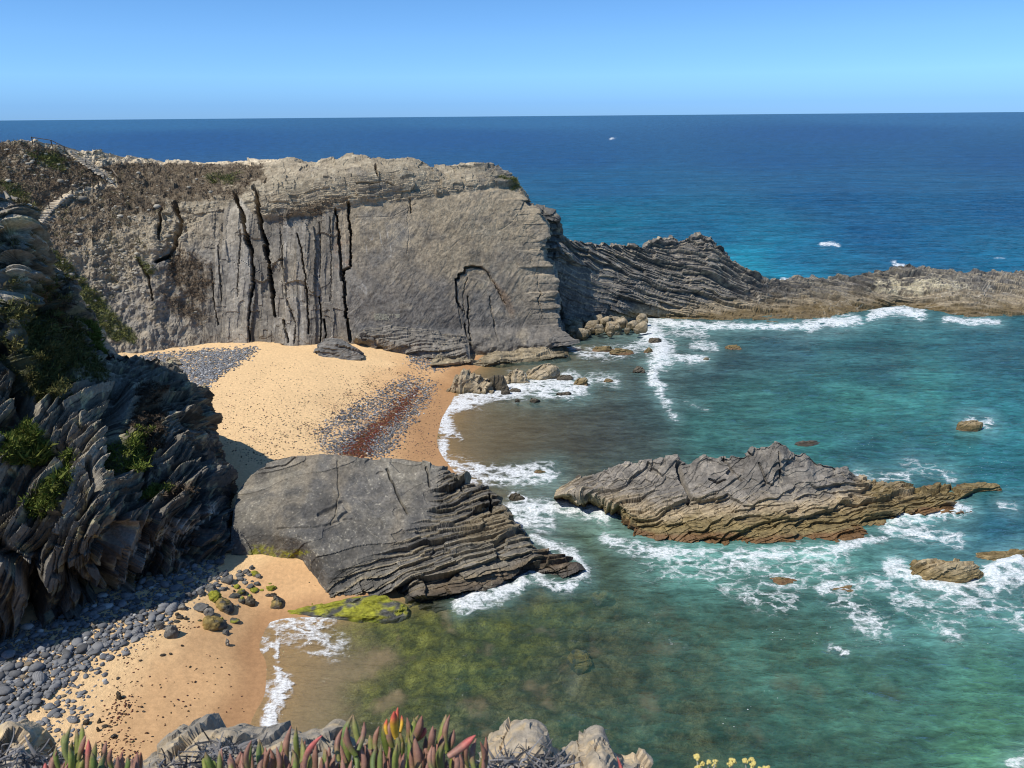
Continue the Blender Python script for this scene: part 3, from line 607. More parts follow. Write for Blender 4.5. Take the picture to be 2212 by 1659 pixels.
# --- colours
nA = fbm(HP * 0.12 + 20, 4); nB = fbm(HP * 0.6 + 21, 4); nC = fbm(HP * 2.2 + 22, 3)
grey = np.array([0.245, 0.230, 0.205]); brown = np.array([0.325, 0.275, 0.200]); tan = np.array([0.385, 0.335, 0.245]); dark = np.array([0.085, 0.082, 0.078])
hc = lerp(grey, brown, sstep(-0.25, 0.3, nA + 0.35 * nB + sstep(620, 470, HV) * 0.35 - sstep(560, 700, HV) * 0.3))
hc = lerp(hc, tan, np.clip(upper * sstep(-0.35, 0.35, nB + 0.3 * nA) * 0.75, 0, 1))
hc = lerp(hc, np.array([0.27, 0.228, 0.168]), rough_l * sstep(-0.3, 0.4, nB + nC * 0.5) * 0.7)
hc = lerp(hc, lerp(np.array([0.13, 0.122, 0.11]), np.array([0.36, 0.335, 0.29]), sstep(-.7, .7, fin)), lefty * (1 - upper) * (1 - rough_l) * 0.7)
orange = softpoly(HU + 3 * nC, HV + 3 * nC, [(1066,606),(1100,640),(1112,672),(1108,690),(1092,660),(1078,630)], 5)
hc = lerp(hc, np.array([0.30, 0.185, 0.105]), orange * 0.75 * HF)
hc = lerp(hc, np.array([0.33, 0.18, 0.12]), 0.6 * softpoly(HU + 8 * nB, HV, [(722,500),(756,500),(756,585),(728,575)], 8) * sstep(-0.1, 0.4, nB) * HF)
band = sstep(690, 712, HV + 14 * nA) * HF * sstep(740, 790, HU)
swirl = fbm(np.stack([HP[..., 0] * 0.25, HP[..., 1] * 0.2, HP[..., 2] * 1.3 + 1.2 * nA], -1) + 60, 4)
hc = lerp(hc, lerp(np.array([0.13, 0.13, 0.135]), np.array([0.36, 0.36, 0.36]), sstep(-0.25, 0.35, swirl)), band * 0.8 * sstep(1040, 960, HU))
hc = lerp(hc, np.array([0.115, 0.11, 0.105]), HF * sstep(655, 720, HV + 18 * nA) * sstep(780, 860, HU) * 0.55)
strk = sstep(0.10, 0.45, fbm(np.stack([HP[..., 0] * 0.9, HP[..., 1] * 0.1, HP[..., 2] * 0.07], -1) + 80, 4))
hc = lerp(hc, np.array([0.50, 0.48, 0.43]), strk * HF * lefty * sstep(560, 680, HV) * sstep(560, 600, HU) * 0.8)
hc = lerp(hc, np.array([0.30, 0.30, 0.29]), strk * HF * lefty * (1 - upper) * 0.5 * sstep(470, 560, HU))
vn = veins(HP, dg, 0.45, 0.05, 3, 7.0)
hc = lerp(hc, np.array([0.50, 0.42, 0.29]), vn * slab * 0.55 * sstep(690, 600, HV))
vn2 = veins(HP, nrm([-0.25, 0, 0.97]), 0.8, 0.06, 13, 7.0) * softpoly(HU, HV, [(765,480),(850,500),(880,640),(820,720),(765,700)], 25)
hc = lerp(hc, np.array([0.52, 0.51, 0.48]), vn2 * 0.75 * HF)
lich = sstep(0.34, 0.42, noise(HP * 1.9 + 31)) * HF
hc = lerp(hc, np.array([0.55, 0.52, 0.42]), lich * 0.7 * (1 - slab) * sstep(520, 460, HV * 0 + 500))
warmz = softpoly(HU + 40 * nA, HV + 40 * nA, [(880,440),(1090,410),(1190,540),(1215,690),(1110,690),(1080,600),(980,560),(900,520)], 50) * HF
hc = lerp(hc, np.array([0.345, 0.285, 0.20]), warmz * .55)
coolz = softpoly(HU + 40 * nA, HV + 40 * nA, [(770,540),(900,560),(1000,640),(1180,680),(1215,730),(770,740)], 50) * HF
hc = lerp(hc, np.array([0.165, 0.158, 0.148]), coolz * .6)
blot = fbm(HP * np.array([.28, .28, .5]) + 44, 4)
hc = lerp(hc, np.array([0.13, 0.122, 0.11]), sstep(.08, .4, blot) * slab * .5); hc = lerp(hc, np.array([0.40, 0.345, 0.255]), sstep(-.1, -.4, blot) * slab * .4)
hc *= (1 + 0.30 * nB + 0.32 * nC)[..., None]
# pale footpath and the bare pale rim above the scrub
rimline = np.interp(HU, [60, 100, 145, 210, 300, 400, 560, 640], [304, 309, 320, 331, 342, 346, 351, 352])
rimw = np.interp(HU, [50, 70, 100, 145, 185, 215, 270, 330, 420, 560, 620], [0, 3, 6, 16, 24, 36, 18, 9, 8, 8, 0])
rim = sstep(1.0, 0.75, (HV - rimline + 2.0 * nB) / np.maximum(rimw, 0.01)) * (HU > 55) * (HU < 620)
PATH = [([(140,318),(165,335),(190,353),(215,372),(246,396)], 6.5), ([(246,398),(215,402),(185,406),(154,420)], 2.2), ([(154,419),(130,432),(108,449),(92,467),(74,492)], 6.5)]
pth = np.zeros_like(HU)
for poly, w_ in PATH: pth = np.maximum(pth, sstep(w_ + 2, w_ - 2, seg_dist(HU + 2 * nC, HV + 2 * nC, poly)))
# scrub and grass cover
jit = 26 * nB + 14 * nA
SCRUB = [[(185,372),(270,342),(420,350),(568,355),(575,388),(540,412),(500,430),(440,432),(400,436),(372,440),(335,470),(262,460),(215,430),(200,400)], [(-150,320),(0,311),(90,312),(140,326),(195,356),(235,392),(180,404),(140,420),(100,445),(70,480),(40,470),(0,430),(-150,430)],
 [(345,585),(370,552),(410,545),(450,570),(455,620),(440,660),(400,640),(370,610)], [(90,500),(130,450),(170,425),(240,420),(300,470),(260,500),(180,520),(140,560),(110,560)], [(330,620),(400,650),(450,680),(440,700),(380,680)], [(610,455),(680,440),(760,432),(720,452),(640,468),(590,478)]]
GREEN = [[(92,535),(130,555),(175,600),(215,640),(255,690),(296,725),(290,745),(240,735),(190,690),(150,640),(100,575)], [(300,560),(330,580),(320,600)], [(60,335),(95,330),(140,345),(130,370),(90,360)], [(0,385),(60,420),(70,470),(30,450)], [(440,380),(520,375),(500,400)], [(1078,382),(1098,386),(1120,405),(1105,408)]]
sc = np.zeros_like(HU); gn = np.zeros_like(HU)
for k, p in enumerate(SCRUB): sc = np.maximum(sc, softpoly(HU + jit, HV + jit * 0.7, p, 14) * (0.75 if k == 3 else 1))
for p in GREEN: gn = np.maximum(gn, softpoly(HU + jit * 0.5, HV + jit * 0.4, p, 9))
bare = sstep(0.12, 0.42, nC * 0.6 + nB * 0.7) * (HU > 60)
sc = np.clip(sc * (1 - rim) * (1 - pth) * (1 - 0.75 * bare), 0, 1) * HF; gn = np.clip(gn * (1 - pth) * (1 - 0.5 * bare), 0, 1) * HF
outc = softpoly(HU, HV, [(0,325),(70,320),(82,340),(60,365),(20,370),(0,360)], 6) * HF
sc *= 1 - 0.85 * outc * sstep(-0.15, 0.1, nC)
hc = lerp(hc, np.array([0.125, 0.095, 0.062]) * (1 + 0.3 * nC)[..., None], sc * 0.85)
hc = lerp(hc, np.array([0.10, 0.115, 0.045]), gn * 0.8)
hc = lerp(hc, np.array([0.58, 0.50, 0.37]) * (1 + 0.12 * nB)[..., None], np.clip(np.maximum(rim * HF, pth * HF), 0, 1))
hwet = np.zeros_like(HU)
# rubble relief on the scrub slope
HD += N0 * ((sc + gn) * 0.12 * fbm(HP * 2.5, 3))[..., None]
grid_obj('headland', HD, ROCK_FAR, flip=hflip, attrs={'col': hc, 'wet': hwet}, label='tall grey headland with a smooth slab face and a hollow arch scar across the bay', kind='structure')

# ---- low reef running out to sea ---------------------------------------------
RR = [
 ('z', [(1150,735,-.8),(1230,722,-.8),(1300,712,-.8),(1390,696,-.8),(1500,703,-.8),(1640,711,-.8),(1750,706,-.8),(1800,698,-.8),(1880,684,-.8),(1930,670,-.8),(2000,680,-.8),(2100,697,-.8),(2212,699,-.8),(2420,700,-.8)]),
 [(1150,650,127.5),(1230,650,132),(1300,655,135),(1390,655,138),(1500,660,140.5),(1640,668,142),(1750,668,143),(1800,660,144.5),(1880,650,147),(1930,645,148),(2000,652,146.6),(2100,668,141.4),(2212,668,141.4),(2420,664,142)],
 [(1130,520,129.5),(1200,560,131),(1300,590,137),(1390,590,141),(1500,590,144),(1640,640,146),(1750,640,147.5),(1830,630,149.5),(1930,615,153),(2020,622,151),(2120,634,147.5),(2212,634,148.5),(2420,630,149)],
 [(1100,425,131),(1138,436,131),(1150,447,131),(1170,452,131.5),(1194,461,131.5),(1203,485,131.8),(1207,500,132.5),(1218,513,133.5),(1232,520,134.5),(1300,524,139),(1340,527,142),(1380,531,144),(1408,517,147),(1440,516,149),(1470,518,150),(1500,513,151),(1532,512,151.5),(1548,523,151.5),(1562,538,151.5),(1600,567,152),(1625,588,152),(1643,604,152),(1700,607,153),(1760,604,154.5),(1830,598,156.5),(1880,590,158),(1930,580,160),(1950,575,160.5),(2000,577,161),(2040,585,161),(2090,590,161),(2110,583,162),(2140,590,162),(2200,583,163),(2420,578,165)],
]
RP, rnf, rns = patch(RR, 620, 150, back=((1, 4, -2, 4), (2, 8, -18, 8)))
RN, rflip = outward(RP); RU, RV = to_px(RP); RF = front_mask(RP, rnf, rns)
d = 0.9 * fbm(RP * 0.1 + 4, 3)
nbr, tbr = bedding(1600, 620, -7, 20)
fold = 1.1 * noise(RP * np.array([0.045, 0.03, 0.05]) + 2)
RPw = RP + np.stack([0 * fold, 0 * fold, fold * 2.2], -1)
lay = np.zeros_like(RU)
for th, bl, am, sd in ((2.2, 9, 0.9, 41), (0.9, 4.2, 0.7, 47), (0.45, 2.4, 0.35, 53)):
    v_, f_, l_, g_ = strata(RPw, nbr, tbr, th, bl, sd, 0.55, 0.10)
    d += (v_ - 0.5) * am + (f_ - 0.5) * am * 0.45; lay = np.where(th < 1 and th > .5, f_, lay)
smoothp = softpoly(RU, RV, [(1190,570),(1260,570),(1340,600),(1310,690),(1200,700)], 20)
d = d * (1 - 0.72 * smoothp)
d *= 0.55 + 0.45 * sstep(0, 4, RP[..., 2])
d -= 1.2 * sstep(4, 1.5, seg_dist(RU, RV, [(1190,560),(1200,610),(1216,690)])) * RF
pk = ridged(RP * np.array([0.35, 0.2, 0.3]) + 7, 3)
RD = RP + RN * d[..., None]
RD[..., 2] += RF * sstep(rnf - 30, rnf, np.arange(RP.shape[0]))[:, None] * 0.9 * (pk - 0.45) * sstep(1220, 1300, RU)
nB = fbm(RP * 0.5 + 21, 4); nC = fbm(RP * 2.0 + 22, 3); nA = fbm(RP * 0.1 + 5, 3)
rc = lerp(np.array([0.105, 0.102, 0.098]), np.array([0.20, 0.19, 0.175]), sstep(-0.3, 0.3, nB))
rc = lerp(rc, np.array([0.46, 0.40, 0.29]), sstep(0.72, 0.98, lay + 0.25 * nC) * sstep(-0.4, 0.2, nA + nB * 0.4) * 0.75)
tb_ = sstep(3.2, 1.6, RP[..., 2] + 1.1 * nB)
rc = lerp(rc, np.array([0.36, 0.29, 0.18]) * (1 + 0.5 * nC)[..., None], tb_ * 0.5 * sstep(1300, 1400, RU + 0 * RV))
rc = lerp(rc, np.array([0.15, 0.11, 0.05]), sstep(1.5, 0.6, RP[..., 2] + 0.7 * nB) * 0.85)
rc = lerp(rc, np.array([0.42, 0.37, 0.27]), softpoly(RU + 14 * nB, RV + 8 * nC, [(1225,690),(1330,682),(1395,690),(1390,712),(1300,722),(1230,725)], 6) * 0.85)
rc = lerp(rc, np.array([0.45, 0.43, 0.38]), veins(RP, [0.5, 0, 0.86], 0.6, 0.06, 33) * 0.6)
rc = lerp(rc, np.array([0.55, 0.50, 0.36]), softpoly(RU + 20 * nB, RV + 8 * nC, [(1890,600),(2020,600),(2120,625),(1980,640),(1880,630)], 12) * sstep(-0.1, 0.25, nC + nB) * 0.8)
rc *= (1 + 0.25 * nC)[..., None]
rw = sstep(1.0, 0.2, RP[..., 2] + 0.5 * nB) * 0.8
grid_obj('reef', RD, ROCK_FAR, flip=rflip, attrs={'col': rc, 'wet': rw}, label='long dark layered reef of folded rock running out to sea beyond the headland', kind='structure')

# ---- near cliff on the left -----------------------------------------------------
CR = [
 ('z', [(-150,1475,2.0),(-60,1440,2.0),(0,1418,2.0),(110,1383,2.0),(200,1338,2.0),(300,1288,2.0),(420,1248,1.8),(500,1205,1.8),(516,1170,1.8)]),
 [(-150,1290,39.4),(-60,1250,41.6),(0,1232,42.6),(110,1200,44.2),(200,1165,45.4),(300,1130,49.4),(420,1110,53.6),(470,1085,57.2),(494,1060,60)],
 [(-150,1110,42.8),(-60,1060,44.8),(0,1040,46),(110,1010,48.2),(220,1000,50),(300,990,54.2),(400,980,58.2),(440,985,60.4),(478,1000,62.8)],
 [(-150,900,46.8),(-60,865,48.8),(0,850,50.2),(110,840,53),(220,850,56),(300,868,59.2),(380,885,61.8),(425,905,63.2),(462,940,65.8)],
 [(-150,650,52.5),(-60,630,54.5),(0,640,55.5),(40,655,54.5),(80,690,56.5),(160,740,61),(240,785,64),(320,808,65.8),(400,838,66.4),(440,870,67.8)],
 [(-150,380,56),(-60,400,57.5),(0,424,58.5),(30,438,59.4),(62,482,61),(84,530,63),(102,580,64.5),(130,598,65.8),(160,606,66),(168,640,66.3),(178,660,66.5),(200,676,67),(212,700,67.4),(230,728,68),(262,748,68.8),(300,765,69.5),(345,775,70),(400,810,69.6),(438,846,69)],
]
CP, cnf, cns = patch(CR, 400, 440, foot=(-1.5, 2.0, -2.5, 10), back=((-1.5, 3.5, -3, 5), (-4, 9, -16, 6)), side=((-1.0, 3.0, -2.4, 12), (-4, 7, -6, 8)))
CN, cflip = outward(CP); CU, CV = to_px(CP); CF = front_mask(CP, cnf, cns)
T_ = nrm([0.65, 0.76, 0])
nbc, tbc = bedding(250, 1080, 64, 24)
nbu, tbu = bedding(250, 820, 24, 15)
up_m = softpoly(CU, CV, [(150,700),(240,770),(345,770),(445,840),(470,940),(420,945),(330,900),(300,820),(200,790)], 25)
up_m = np.maximum(up_m, softpoly(CU, CV, [(-150,380),(0,420),(70,480),(110,590),(190,640),(210,700),(140,720),(60,640),(0,620),(-150,600)], 20))
midm = softpoly(CU, CV, [(60,880),(120,820),(230,790),(300,800),(290,900),(240,960),(180,960),(100,930)], 25)
d = 1.0 * fbm(CP * 0.11 + 7, 3) + 0.5 * fbm(CP * 0.3 + 9, 3)
CPw = CP + (fbm(CP * 0.16 + 12, 3) * 1.5)[..., None] * np.array([0.6, -0.3, 0.5])
cl = np.zeros_like(CU); plate = np.zeros_like(CU)
for th, bl, am, sd in ((3.1, 9.0, 1.35, 61), (1.25, 4.6, 0.95, 67), (0.5, 2.4, 0.62, 71), (0.2, 1.2, 0.16, 75)):
    v_, f_, l_, g_ = strata(CPw, nbc, tbc, th, bl, sd, 0.5, 0.14)
    x_ = ((v_ - 0.5) * am + (0.5 - f_) * am * 0.55)
    v2, f2, l2, g2 = strata(CPw, nbu, tbu, th * 0.8, bl * 0.6, sd + 2, 0.5, 0.14)
    y_ = ((v2 - 0.5) * am * 0.9 + (f2 - 0.5) * am * 0.5)
    w_ = np.clip(up_m, 0, 1); d += x_ * (1 - w_) + y_ * w_
    if .4 < th < 2: plate = plate + (v_ * (1 - w_) + v2 * w_ - .5) * (1.0 if th > 1 else .8)
    if 0.3 < th < 0.6: cl = f_ * (1 - w_) + f2 * w_
d += 0.10 * fbm(CP * 2.5 + 3, 3)
# chimneys and clefts
CSL = [([(265,820),(262,900),(245,960),(250,1020)], 22, 2.2), ([(0,740),(50,800),(60,880),(10,920)], 26, 2.4), ([(25,610),(60,640),(95,670)], 18, 1.6), ([(275,1130),(250,1180),(230,1230),(240,1290)], 16, 1.8), ([(0,1180),(60,1240),(90,1300),(50,1360)], 24, 2.0),
 ([(190,1000),(210,1060),(170,1120)], 9, 1.2), ([(330,900),(320,990),(310,1060)], 8, 0.8), ([(150,1240),(200,1290),(250,1290)], 18, 1.5), ([(440,1000),(450,1080),(440,1160),(400,1210)], 9, 1.1), ([(120,560),(100,520),(80,490)], 8, 1.2)]
_cj1 = 9 * noise(CP * 0.5); _cj2 = 9 * noise(CP * 0.5 + 5)
for poly, hw, dp in CSL:
    r = seg_dist(CU + _cj1, CV + _cj2, poly); d -= dp * sstep(hw, hw * 0.35, r) * CF
d *= 1 - 0.6 * sstep(cnf - 5, cnf + 3, np.arange(CP.shape[0]))[:, None]
CD = CP + CN * d[..., None]
CD[..., 2] += CF * sstep(cnf - 24, cnf - 1, np.arange(CP.shape[0]))[:, None] * 0.8 * fbm(CP * 0.7 + 3, 3)
nA = fbm(CP * 0.14 + 5, 3); nB = fbm(CP * 0.7 + 21, 4); nC = fbm(CP * 2.6 + 22, 3)
low = sstep(16, 6, CP[..., 2] + 3 * nA)
cc = lerp(np.array([0.215, 0.198, 0.168]), np.array([0.098, 0.095, 0.090]), low)  # lower rock darker: wet stone, and deep shade put into the colour
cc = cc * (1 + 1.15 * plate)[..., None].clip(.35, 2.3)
cc = lerp(cc, np.array([0.36, 0.33, 0.26]), sstep(0.62, 0.95, cl + 0.3 * nB) * (1 - low * 0.8) * 0.7)
cc = lerp(cc, np.array([0.44, 0.41, 0.33]), sstep(0.05, 0.4, nB + 0.3 * nA) * up_m * 0.6)
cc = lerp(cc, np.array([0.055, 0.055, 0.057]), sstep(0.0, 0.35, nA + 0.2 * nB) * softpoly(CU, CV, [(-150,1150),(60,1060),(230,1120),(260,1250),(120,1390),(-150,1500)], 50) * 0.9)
cc = lerp(cc, np.array([0.46, 0.45, 0.42]), softpoly(CU + 16 * nB, CV + 16 * nB, [(245,1250),(262,1200),(300,1180),(350,1140),(410,1110),(470,1090),(480,1130),(420,1150),(330,1195),(290,1215),(262,1300)], 10) * sstep(-0.2, 0.2, nC + nB) * 0.85)
cc = lerp(cc, np.array([0.52, 0.48, 0.30]), sstep(0.28, 0.4, noise(CP * 1.5 + 9) + 0.3 * nC) * 0.6 * (1 - low * 0.5))
cc *= (1 + 0.22 * nB + 0.2 * nC)[..., None]
jit = 22 * nB + 10 * nA
CGREEN = [[(245,960),(318,925),(325,960),(312,1005),(280,1035),(262,1010),(228,1002)], [(10,915),(60,905),(108,950),(112,972),(70,992),(5,995)], [(142,962),(156,985),(150,1050),(120,1085),(92,1112),(58,1108),(55,1080),(100,1040),(138,1010)], [(180,690),(240,740),(230,760),(180,720)], [(310,1060),(350,1030),(360,1060),(330,1080)]]
CSHRUB = [[(38,612),(90,615),(130,665),(165,720),(200,760),(235,800),(228,820),(180,800),(140,850),(110,850),(70,780),(45,720),(28,680)], [(30,700),(70,740),(110,810),(130,860),(90,850),(50,800)]]
CBROWN = [[(296,838),(345,852),(352,905),(350,960),(318,985),(298,940)], [(95,600),(110,640),(100,680),(60,640)], [(360,1040),(410,1050),(400,1080),(350,1080)], [(120,640),(150,690),(140,720),(110,690)]]
cg = np.zeros_like(CU); cs = np.zeros_like(CU); cb = np.zeros_like(CU)
for p in CGREEN: cg = np.maximum(cg, softpoly(CU + jit * .6, CV + jit * .6, p, 10))
for p in CSHRUB: cs = np.maximum(cs, softpoly(CU + jit * .6, CV + jit * .6, p, 12))
for p in CBROWN: cb = np.maximum(cb, softpoly(CU + jit * .6, CV + jit * .6, p, 10))
cg *= CF; cs *= CF; cb *= CF
cc = lerp(cc, np.array([0.06, 0.068, 0.028]), np.clip(cg + cs, 0, 1) * 0.85); cc = lerp(cc, np.array([0.12, 0.088, 0.06]), cb * 0.85)
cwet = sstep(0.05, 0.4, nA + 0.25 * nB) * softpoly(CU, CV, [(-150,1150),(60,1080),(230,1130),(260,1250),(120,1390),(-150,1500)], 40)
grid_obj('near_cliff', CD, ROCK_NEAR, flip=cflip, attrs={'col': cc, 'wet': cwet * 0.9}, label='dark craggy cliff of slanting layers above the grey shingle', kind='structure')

# ---- tilted slab between the coves ------------------------------------------------
SR = [
 ('z', [(500,1208,2.2),(560,1204,2.0),(640,1214,1.6),(690,1266,.7),(720,1292,.3),(770,1290,0.),(850,1295,-.3),(920,1330,-.6),(1000,1308,-.8),(1060,1290,-.8),(1150,1262,-.8),(1200,1268,-.8),(1250,1262,-.8)]),
 [(500,1165,55.3),(560,1158,55.2),(640,1168,54.2),(700,1212,52.6),(760,1236,52.3),(850,1235,53.0),(920,1250,52.5),(1000,1245,53),(1060,1232,53.8),(1150,1215,55),(1200,1222,55.2),(1247,1228,55.3)],
 [(505,1100,57.8),(560,1090,57.8),(640,1090,57.6),(700,1110,56.8),(760,1135,56),(850,1150,56),(920,1160,56),(1000,1165,56),(1060,1160,56.6),(1120,1150,57.5),(1180,1195,57.2),(1243,1218,56.6)],
 [(520,1055,61),(560,1045,61),(640,1035,61),(730,1035,61),(800,1045,61),(870,1050,61),(930,1060,60.8),(985,1085,60),(1050,1110,59.4),(1095,1125,59.2),(1150,1178,58.6),(1241,1214,57.8)],
 [(535,1035,62.6),(560,1012,63),(598,992,63.2),(625,986,63.4),(660,985,63.5),(680,984,63.5),(730,987,63.5),(800,994,63.5),(870,991,63.5),(930,1002,63.2),(958,1016,63),(985,1028,62.6),(1048,1050,61.8),(1062,1060,61.5),(1085,1085,60.8),(1104,1126,60),(1122,1146,59.6),(1155,1182,59.2),(1185,1203,58.8),(1238,1212,58.6)],
]
SP, snf, sns = patch(SR, 470, 225, foot=(0, 0.8, -2, 5), back=((0.3, 0.8, -0.8, 4), (0.5, 2.2, -7, 8)), side=((0.6, 2.5, -1.5, 6),))
SN, sflip = outward(SP); SU, SV = to_px(SP); SF = front_mask(SP, snf, sns)
ledge = softpoly(SU, SV, [(690,1300),(740,1245),(830,1205),(930,1120),(960,1010),(1060,1045),(1110,1125),(1260,1200),(1260,1275),(920,1340)], 22)
d = 0.35 * fbm(SP * 0.16 + 3, 3) + 0.05 * fbm(SP * 1.2 + 2, 4) * (1 - ledge)
nbs, tbs = bedding(950, 1180, 20, 15)
sl = np.zeros_like(SU)
for th, bl, am, sd in ((1.6, 4.0, 0.85, 81), (0.62, 2.0, 0.45, 83), (0.25, 1.0, 0.14, 87)):
    v_, f_, l_, g_ = strata(SP, nbs, tbs, th, bl, sd, 0.5, 0.16)
    d += ((v_ - 0.5) * am + (f_ - 0.5) * am * 0.6) * ledge; sl = np.where(th == 0.62, f_, sl)
d += 0.035 * fbm(SP * 3 + 2, 3) + (1 - ledge) * (0.12 * (hsh(np.floor((SP @ nbs) / .9 + 1.2 * noise(SP * .25)), np.floor((SP @ tbs) / 3.5 + noise(SP * .3)), 4) - .5) + .05 * ridged(SP * .8 + 5, 3))
for poly, hw, dp in [([(835,1015),(850,1050),(870,1090),(880,1110)], 2.0, .35), ([(730,1000),(732,1060),(725,1110),(715,1130)], 1.8, .12), ([(1058,1070),(1066,1100)], 3, .8), ([(985,1030),(1000,1060)], 2.5, .5), ([(560,1015),(600,1008),(640,990)], 1.6, .25), ([(690,1110),(740,1085),(755,1100),(735,1120)], 5, .25), ([(600,1140),(680,1140),(760,1120)], 3, .15), ([(920,1010),(930,1050)], 2, .3)]:
    d -= dp * sstep(hw * 1.3, hw * 0.4, seg_dist(SU + 3 * noise(SP * 1.0), SV + 3 * noise(SP + 7), poly)) * SF
SD = SP + SN * d[..., None]
SD[..., 2] += SF * sstep(snf - 16, snf - 1, np.arange(SP.shape[0]))[:, None] * (0.25 * (hsh(np.floor(SP[..., 0] / 1.2 + noise(SP * 0.4)), 3, 5) - 0.5) + 0.25 * ledge * fbm(SP * 0.9, 3))
nA = fbm(SP * 0.16 + 5, 3); nB = fbm(SP * 0.7 + 21, 4); nC = fbm(SP * 3 + 22, 3); zz = SP[..., 2]
sc_ = lerp(np.array([0.160, 0.156, 0.148]), np.array([0.25, 0.235, 0.20]), sstep(-0.3, 0.35, nA + 0.5 * nB))
stn = fbm(np.stack([SP[..., 0] * .8, SP[..., 1] * .18, SP[..., 2] * .18], -1) + 15, 4)
sc_ = sc_ * (1 + .45 * stn)[..., None]
sc_ = lerp(sc_, np.array([0.33, 0.30, 0.25]), sstep(.05, .4, fbm(SP * .9 + 33, 4)) * (1 - ledge) * .35)
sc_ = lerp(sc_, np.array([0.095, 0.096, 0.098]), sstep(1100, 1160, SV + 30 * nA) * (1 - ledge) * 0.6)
sc_ = lerp(sc_, np.array([0.42, 0.36, 0.25]), sstep(0.66, 0.95, sl + 0.22 * nC) * ledge * 0.85)
sc_ = lerp(sc_, np.array([0.37, 0.31, 0.21]), softpoly(SU + 14 * nB, SV + 14 * nB, [(1000,1120),(1090,1085),(1120,1130),(1070,1180),(1000,1170)], 12) * 0.75)
sc_ = lerp(sc_, np.array([0.155, 0.115, 0.075]), sstep(1.9, 0.7, zz + 0.7 * nA + .3 * nB) * sstep(860, 950, SU) * 0.85)
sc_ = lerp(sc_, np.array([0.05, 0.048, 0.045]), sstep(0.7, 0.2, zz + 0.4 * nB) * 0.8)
sc_ = lerp(sc_, np.array([0.50, 0.46, 0.36]), veins(SP, [0.1, -0.5, 0.86], 0.6, 0.022, 43, 10) * 0.5)
sc_ = lerp(sc_, np.array([0.55, 0.52, 0.44]), sstep(0.50, 0.58, noise(SP * 5.0 + 5) + 0.3 * nB) * (1 - ledge) * 0.5)
moss = softpoly(SU + 16 * nB, SV + 10 * nB, [(545,1205),(550,1182),(590,1178),(600,1192),(640,1190),(665,1192),(650,1204),(600,1212)], 6) * sstep(-0.25, 0.1, nC)
sc_ = lerp(sc_, np.array([0.38, 0.40, 0.03]), moss * 0.9)
_bk = hsh(np.floor((SP @ nbs) / .9 + 1.2 * noise(SP * .25)), np.floor((SP @ tbs) / 3.5 + noise(SP * .3)), 4) - .5
_bd = fbm(np.stack([SP[..., 0] * .35, SP[..., 1] * .05, SP[..., 2] * .05], -1) + 71, 3)
sc_ = lerp(sc_, np.array([0.27, 0.235, 0.18]), sstep(-.05, .4, _bd + .3 * nB) * (1 - ledge) * .55)
sc_ *= (0.80 * (1 + 0.24 * nB + 0.26 * nC + .35 * _bk))[..., None]
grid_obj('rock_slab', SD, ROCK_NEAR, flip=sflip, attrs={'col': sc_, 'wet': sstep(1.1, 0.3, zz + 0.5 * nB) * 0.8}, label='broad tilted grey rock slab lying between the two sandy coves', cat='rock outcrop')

# ---- long rock island -------------------------------------------------------------
def island_colours(P, peak, seed):
    nA = fbm(P * 0.16 + seed, 3); nB = fbm(P * 0.8 + seed + 2, 4); nC = fbm(P * 3.2 + seed + 4, 3); z = P[..., 2] + 0.9 * nA + 0.4 * nB
    c = lerp(np.array([0.15, 0.142, 0.132]), np.array([0.25, 0.232, 0.208]), sstep(-0.3, 0.3, nB + 0.3 * nA))
    c = lerp(c, np.array([0.40, 0.325, 0.215]) * (1 + 0.4 * nC)[..., None], sstep(2.9, 1.7, z) * 0.8)
    c = lerp(c, np.array([0.185, 0.145, 0.065]) * (1 + 0.5 * nC)[..., None], sstep(1.9, 1.1, z) * 0.9)
    c = lerp(c, np.array([0.16, 0.085, 0.04]), sstep(0.6, 0.2, z) * 0.8)
    return c, nA, nB, nC, sstep(0.9, 0.3, z)
IR = [
 ('z', [(1195,1080,-.9),(1225,1084,-.9),(1290,1104,-.9),(1340,1135,-.9),(1368,1182,-.9),(1450,1190,-.9),(1560,1197,-.9),(1650,1199,-.9),(1740,1183,-.9),(1830,1186,-.9),(1900,1165,-.9),(1938,1148,-.9),(2000,1140,-.9),(2080,1133,-.9),(2190,1104,-.9)]),
 [(1197,1072,66.0),(1225,1066,65.6),(1290,1070,64.6),(1340,1095,62.8),(1385,1130,61.4),(1450,1140,61.0),(1560,1145,60.8),(1650,1145,60.8),(1740,1135,61.4),(1830,1130,62.0),(1900,1115,63.2),(1950,1098,64.6),(2020,1090,65.8),(2090,1085,66.8),(2183,1085,67.6)],
 [(1199,1064,66.8),(1225,1052,66.5),(1290,1048,66.0),(1340,1050,65.2),(1400,1060,64.3),(1450,1070,63.6),(1560,1075,63.2),(1650,1075,63.2),(1740,1075,63.6),(1830,1080,64.3),(1900,1080,65.2),(1960,1072,66.2),(2030,1065,67.2),(2090,1065,68.0),(2181,1080,68.4)],
 [(1202,1058,67.4),(1218,1048,67.4),(1240,1040,67.3),(1262,1035,67.2),(1310,1022,67),(1330,1010,67),(1358,1000,67),(1400,999,67),(1436,990,67),(1460,986,66.9),(1472,998,66.8),(1490,1003,66.7),(1520,986,66.5),(1545,990,66.4),(1565,984,66.4),(1600,986,66.3),(1618,975,66.2),(1640,965,66.2),(1660,963,66.2),(1675,953,66.2),(1690,960,66.2),(1704,974,66.3),(1720,976,66.4),(1745,982,66.6),(1765,998,66.8),(1790,1001,67),(1830,1013,67.4),(1858,1034,67.8),(1900,1040,68.2),(1950,1045,68.8),(1985,1050,69.1),(2030,1043,69.5),(2070,1047,69.6),(2100,1045,69.6),(2150,1046,69.4),(2170,1062,69.2),(2178,1078,69)],
]
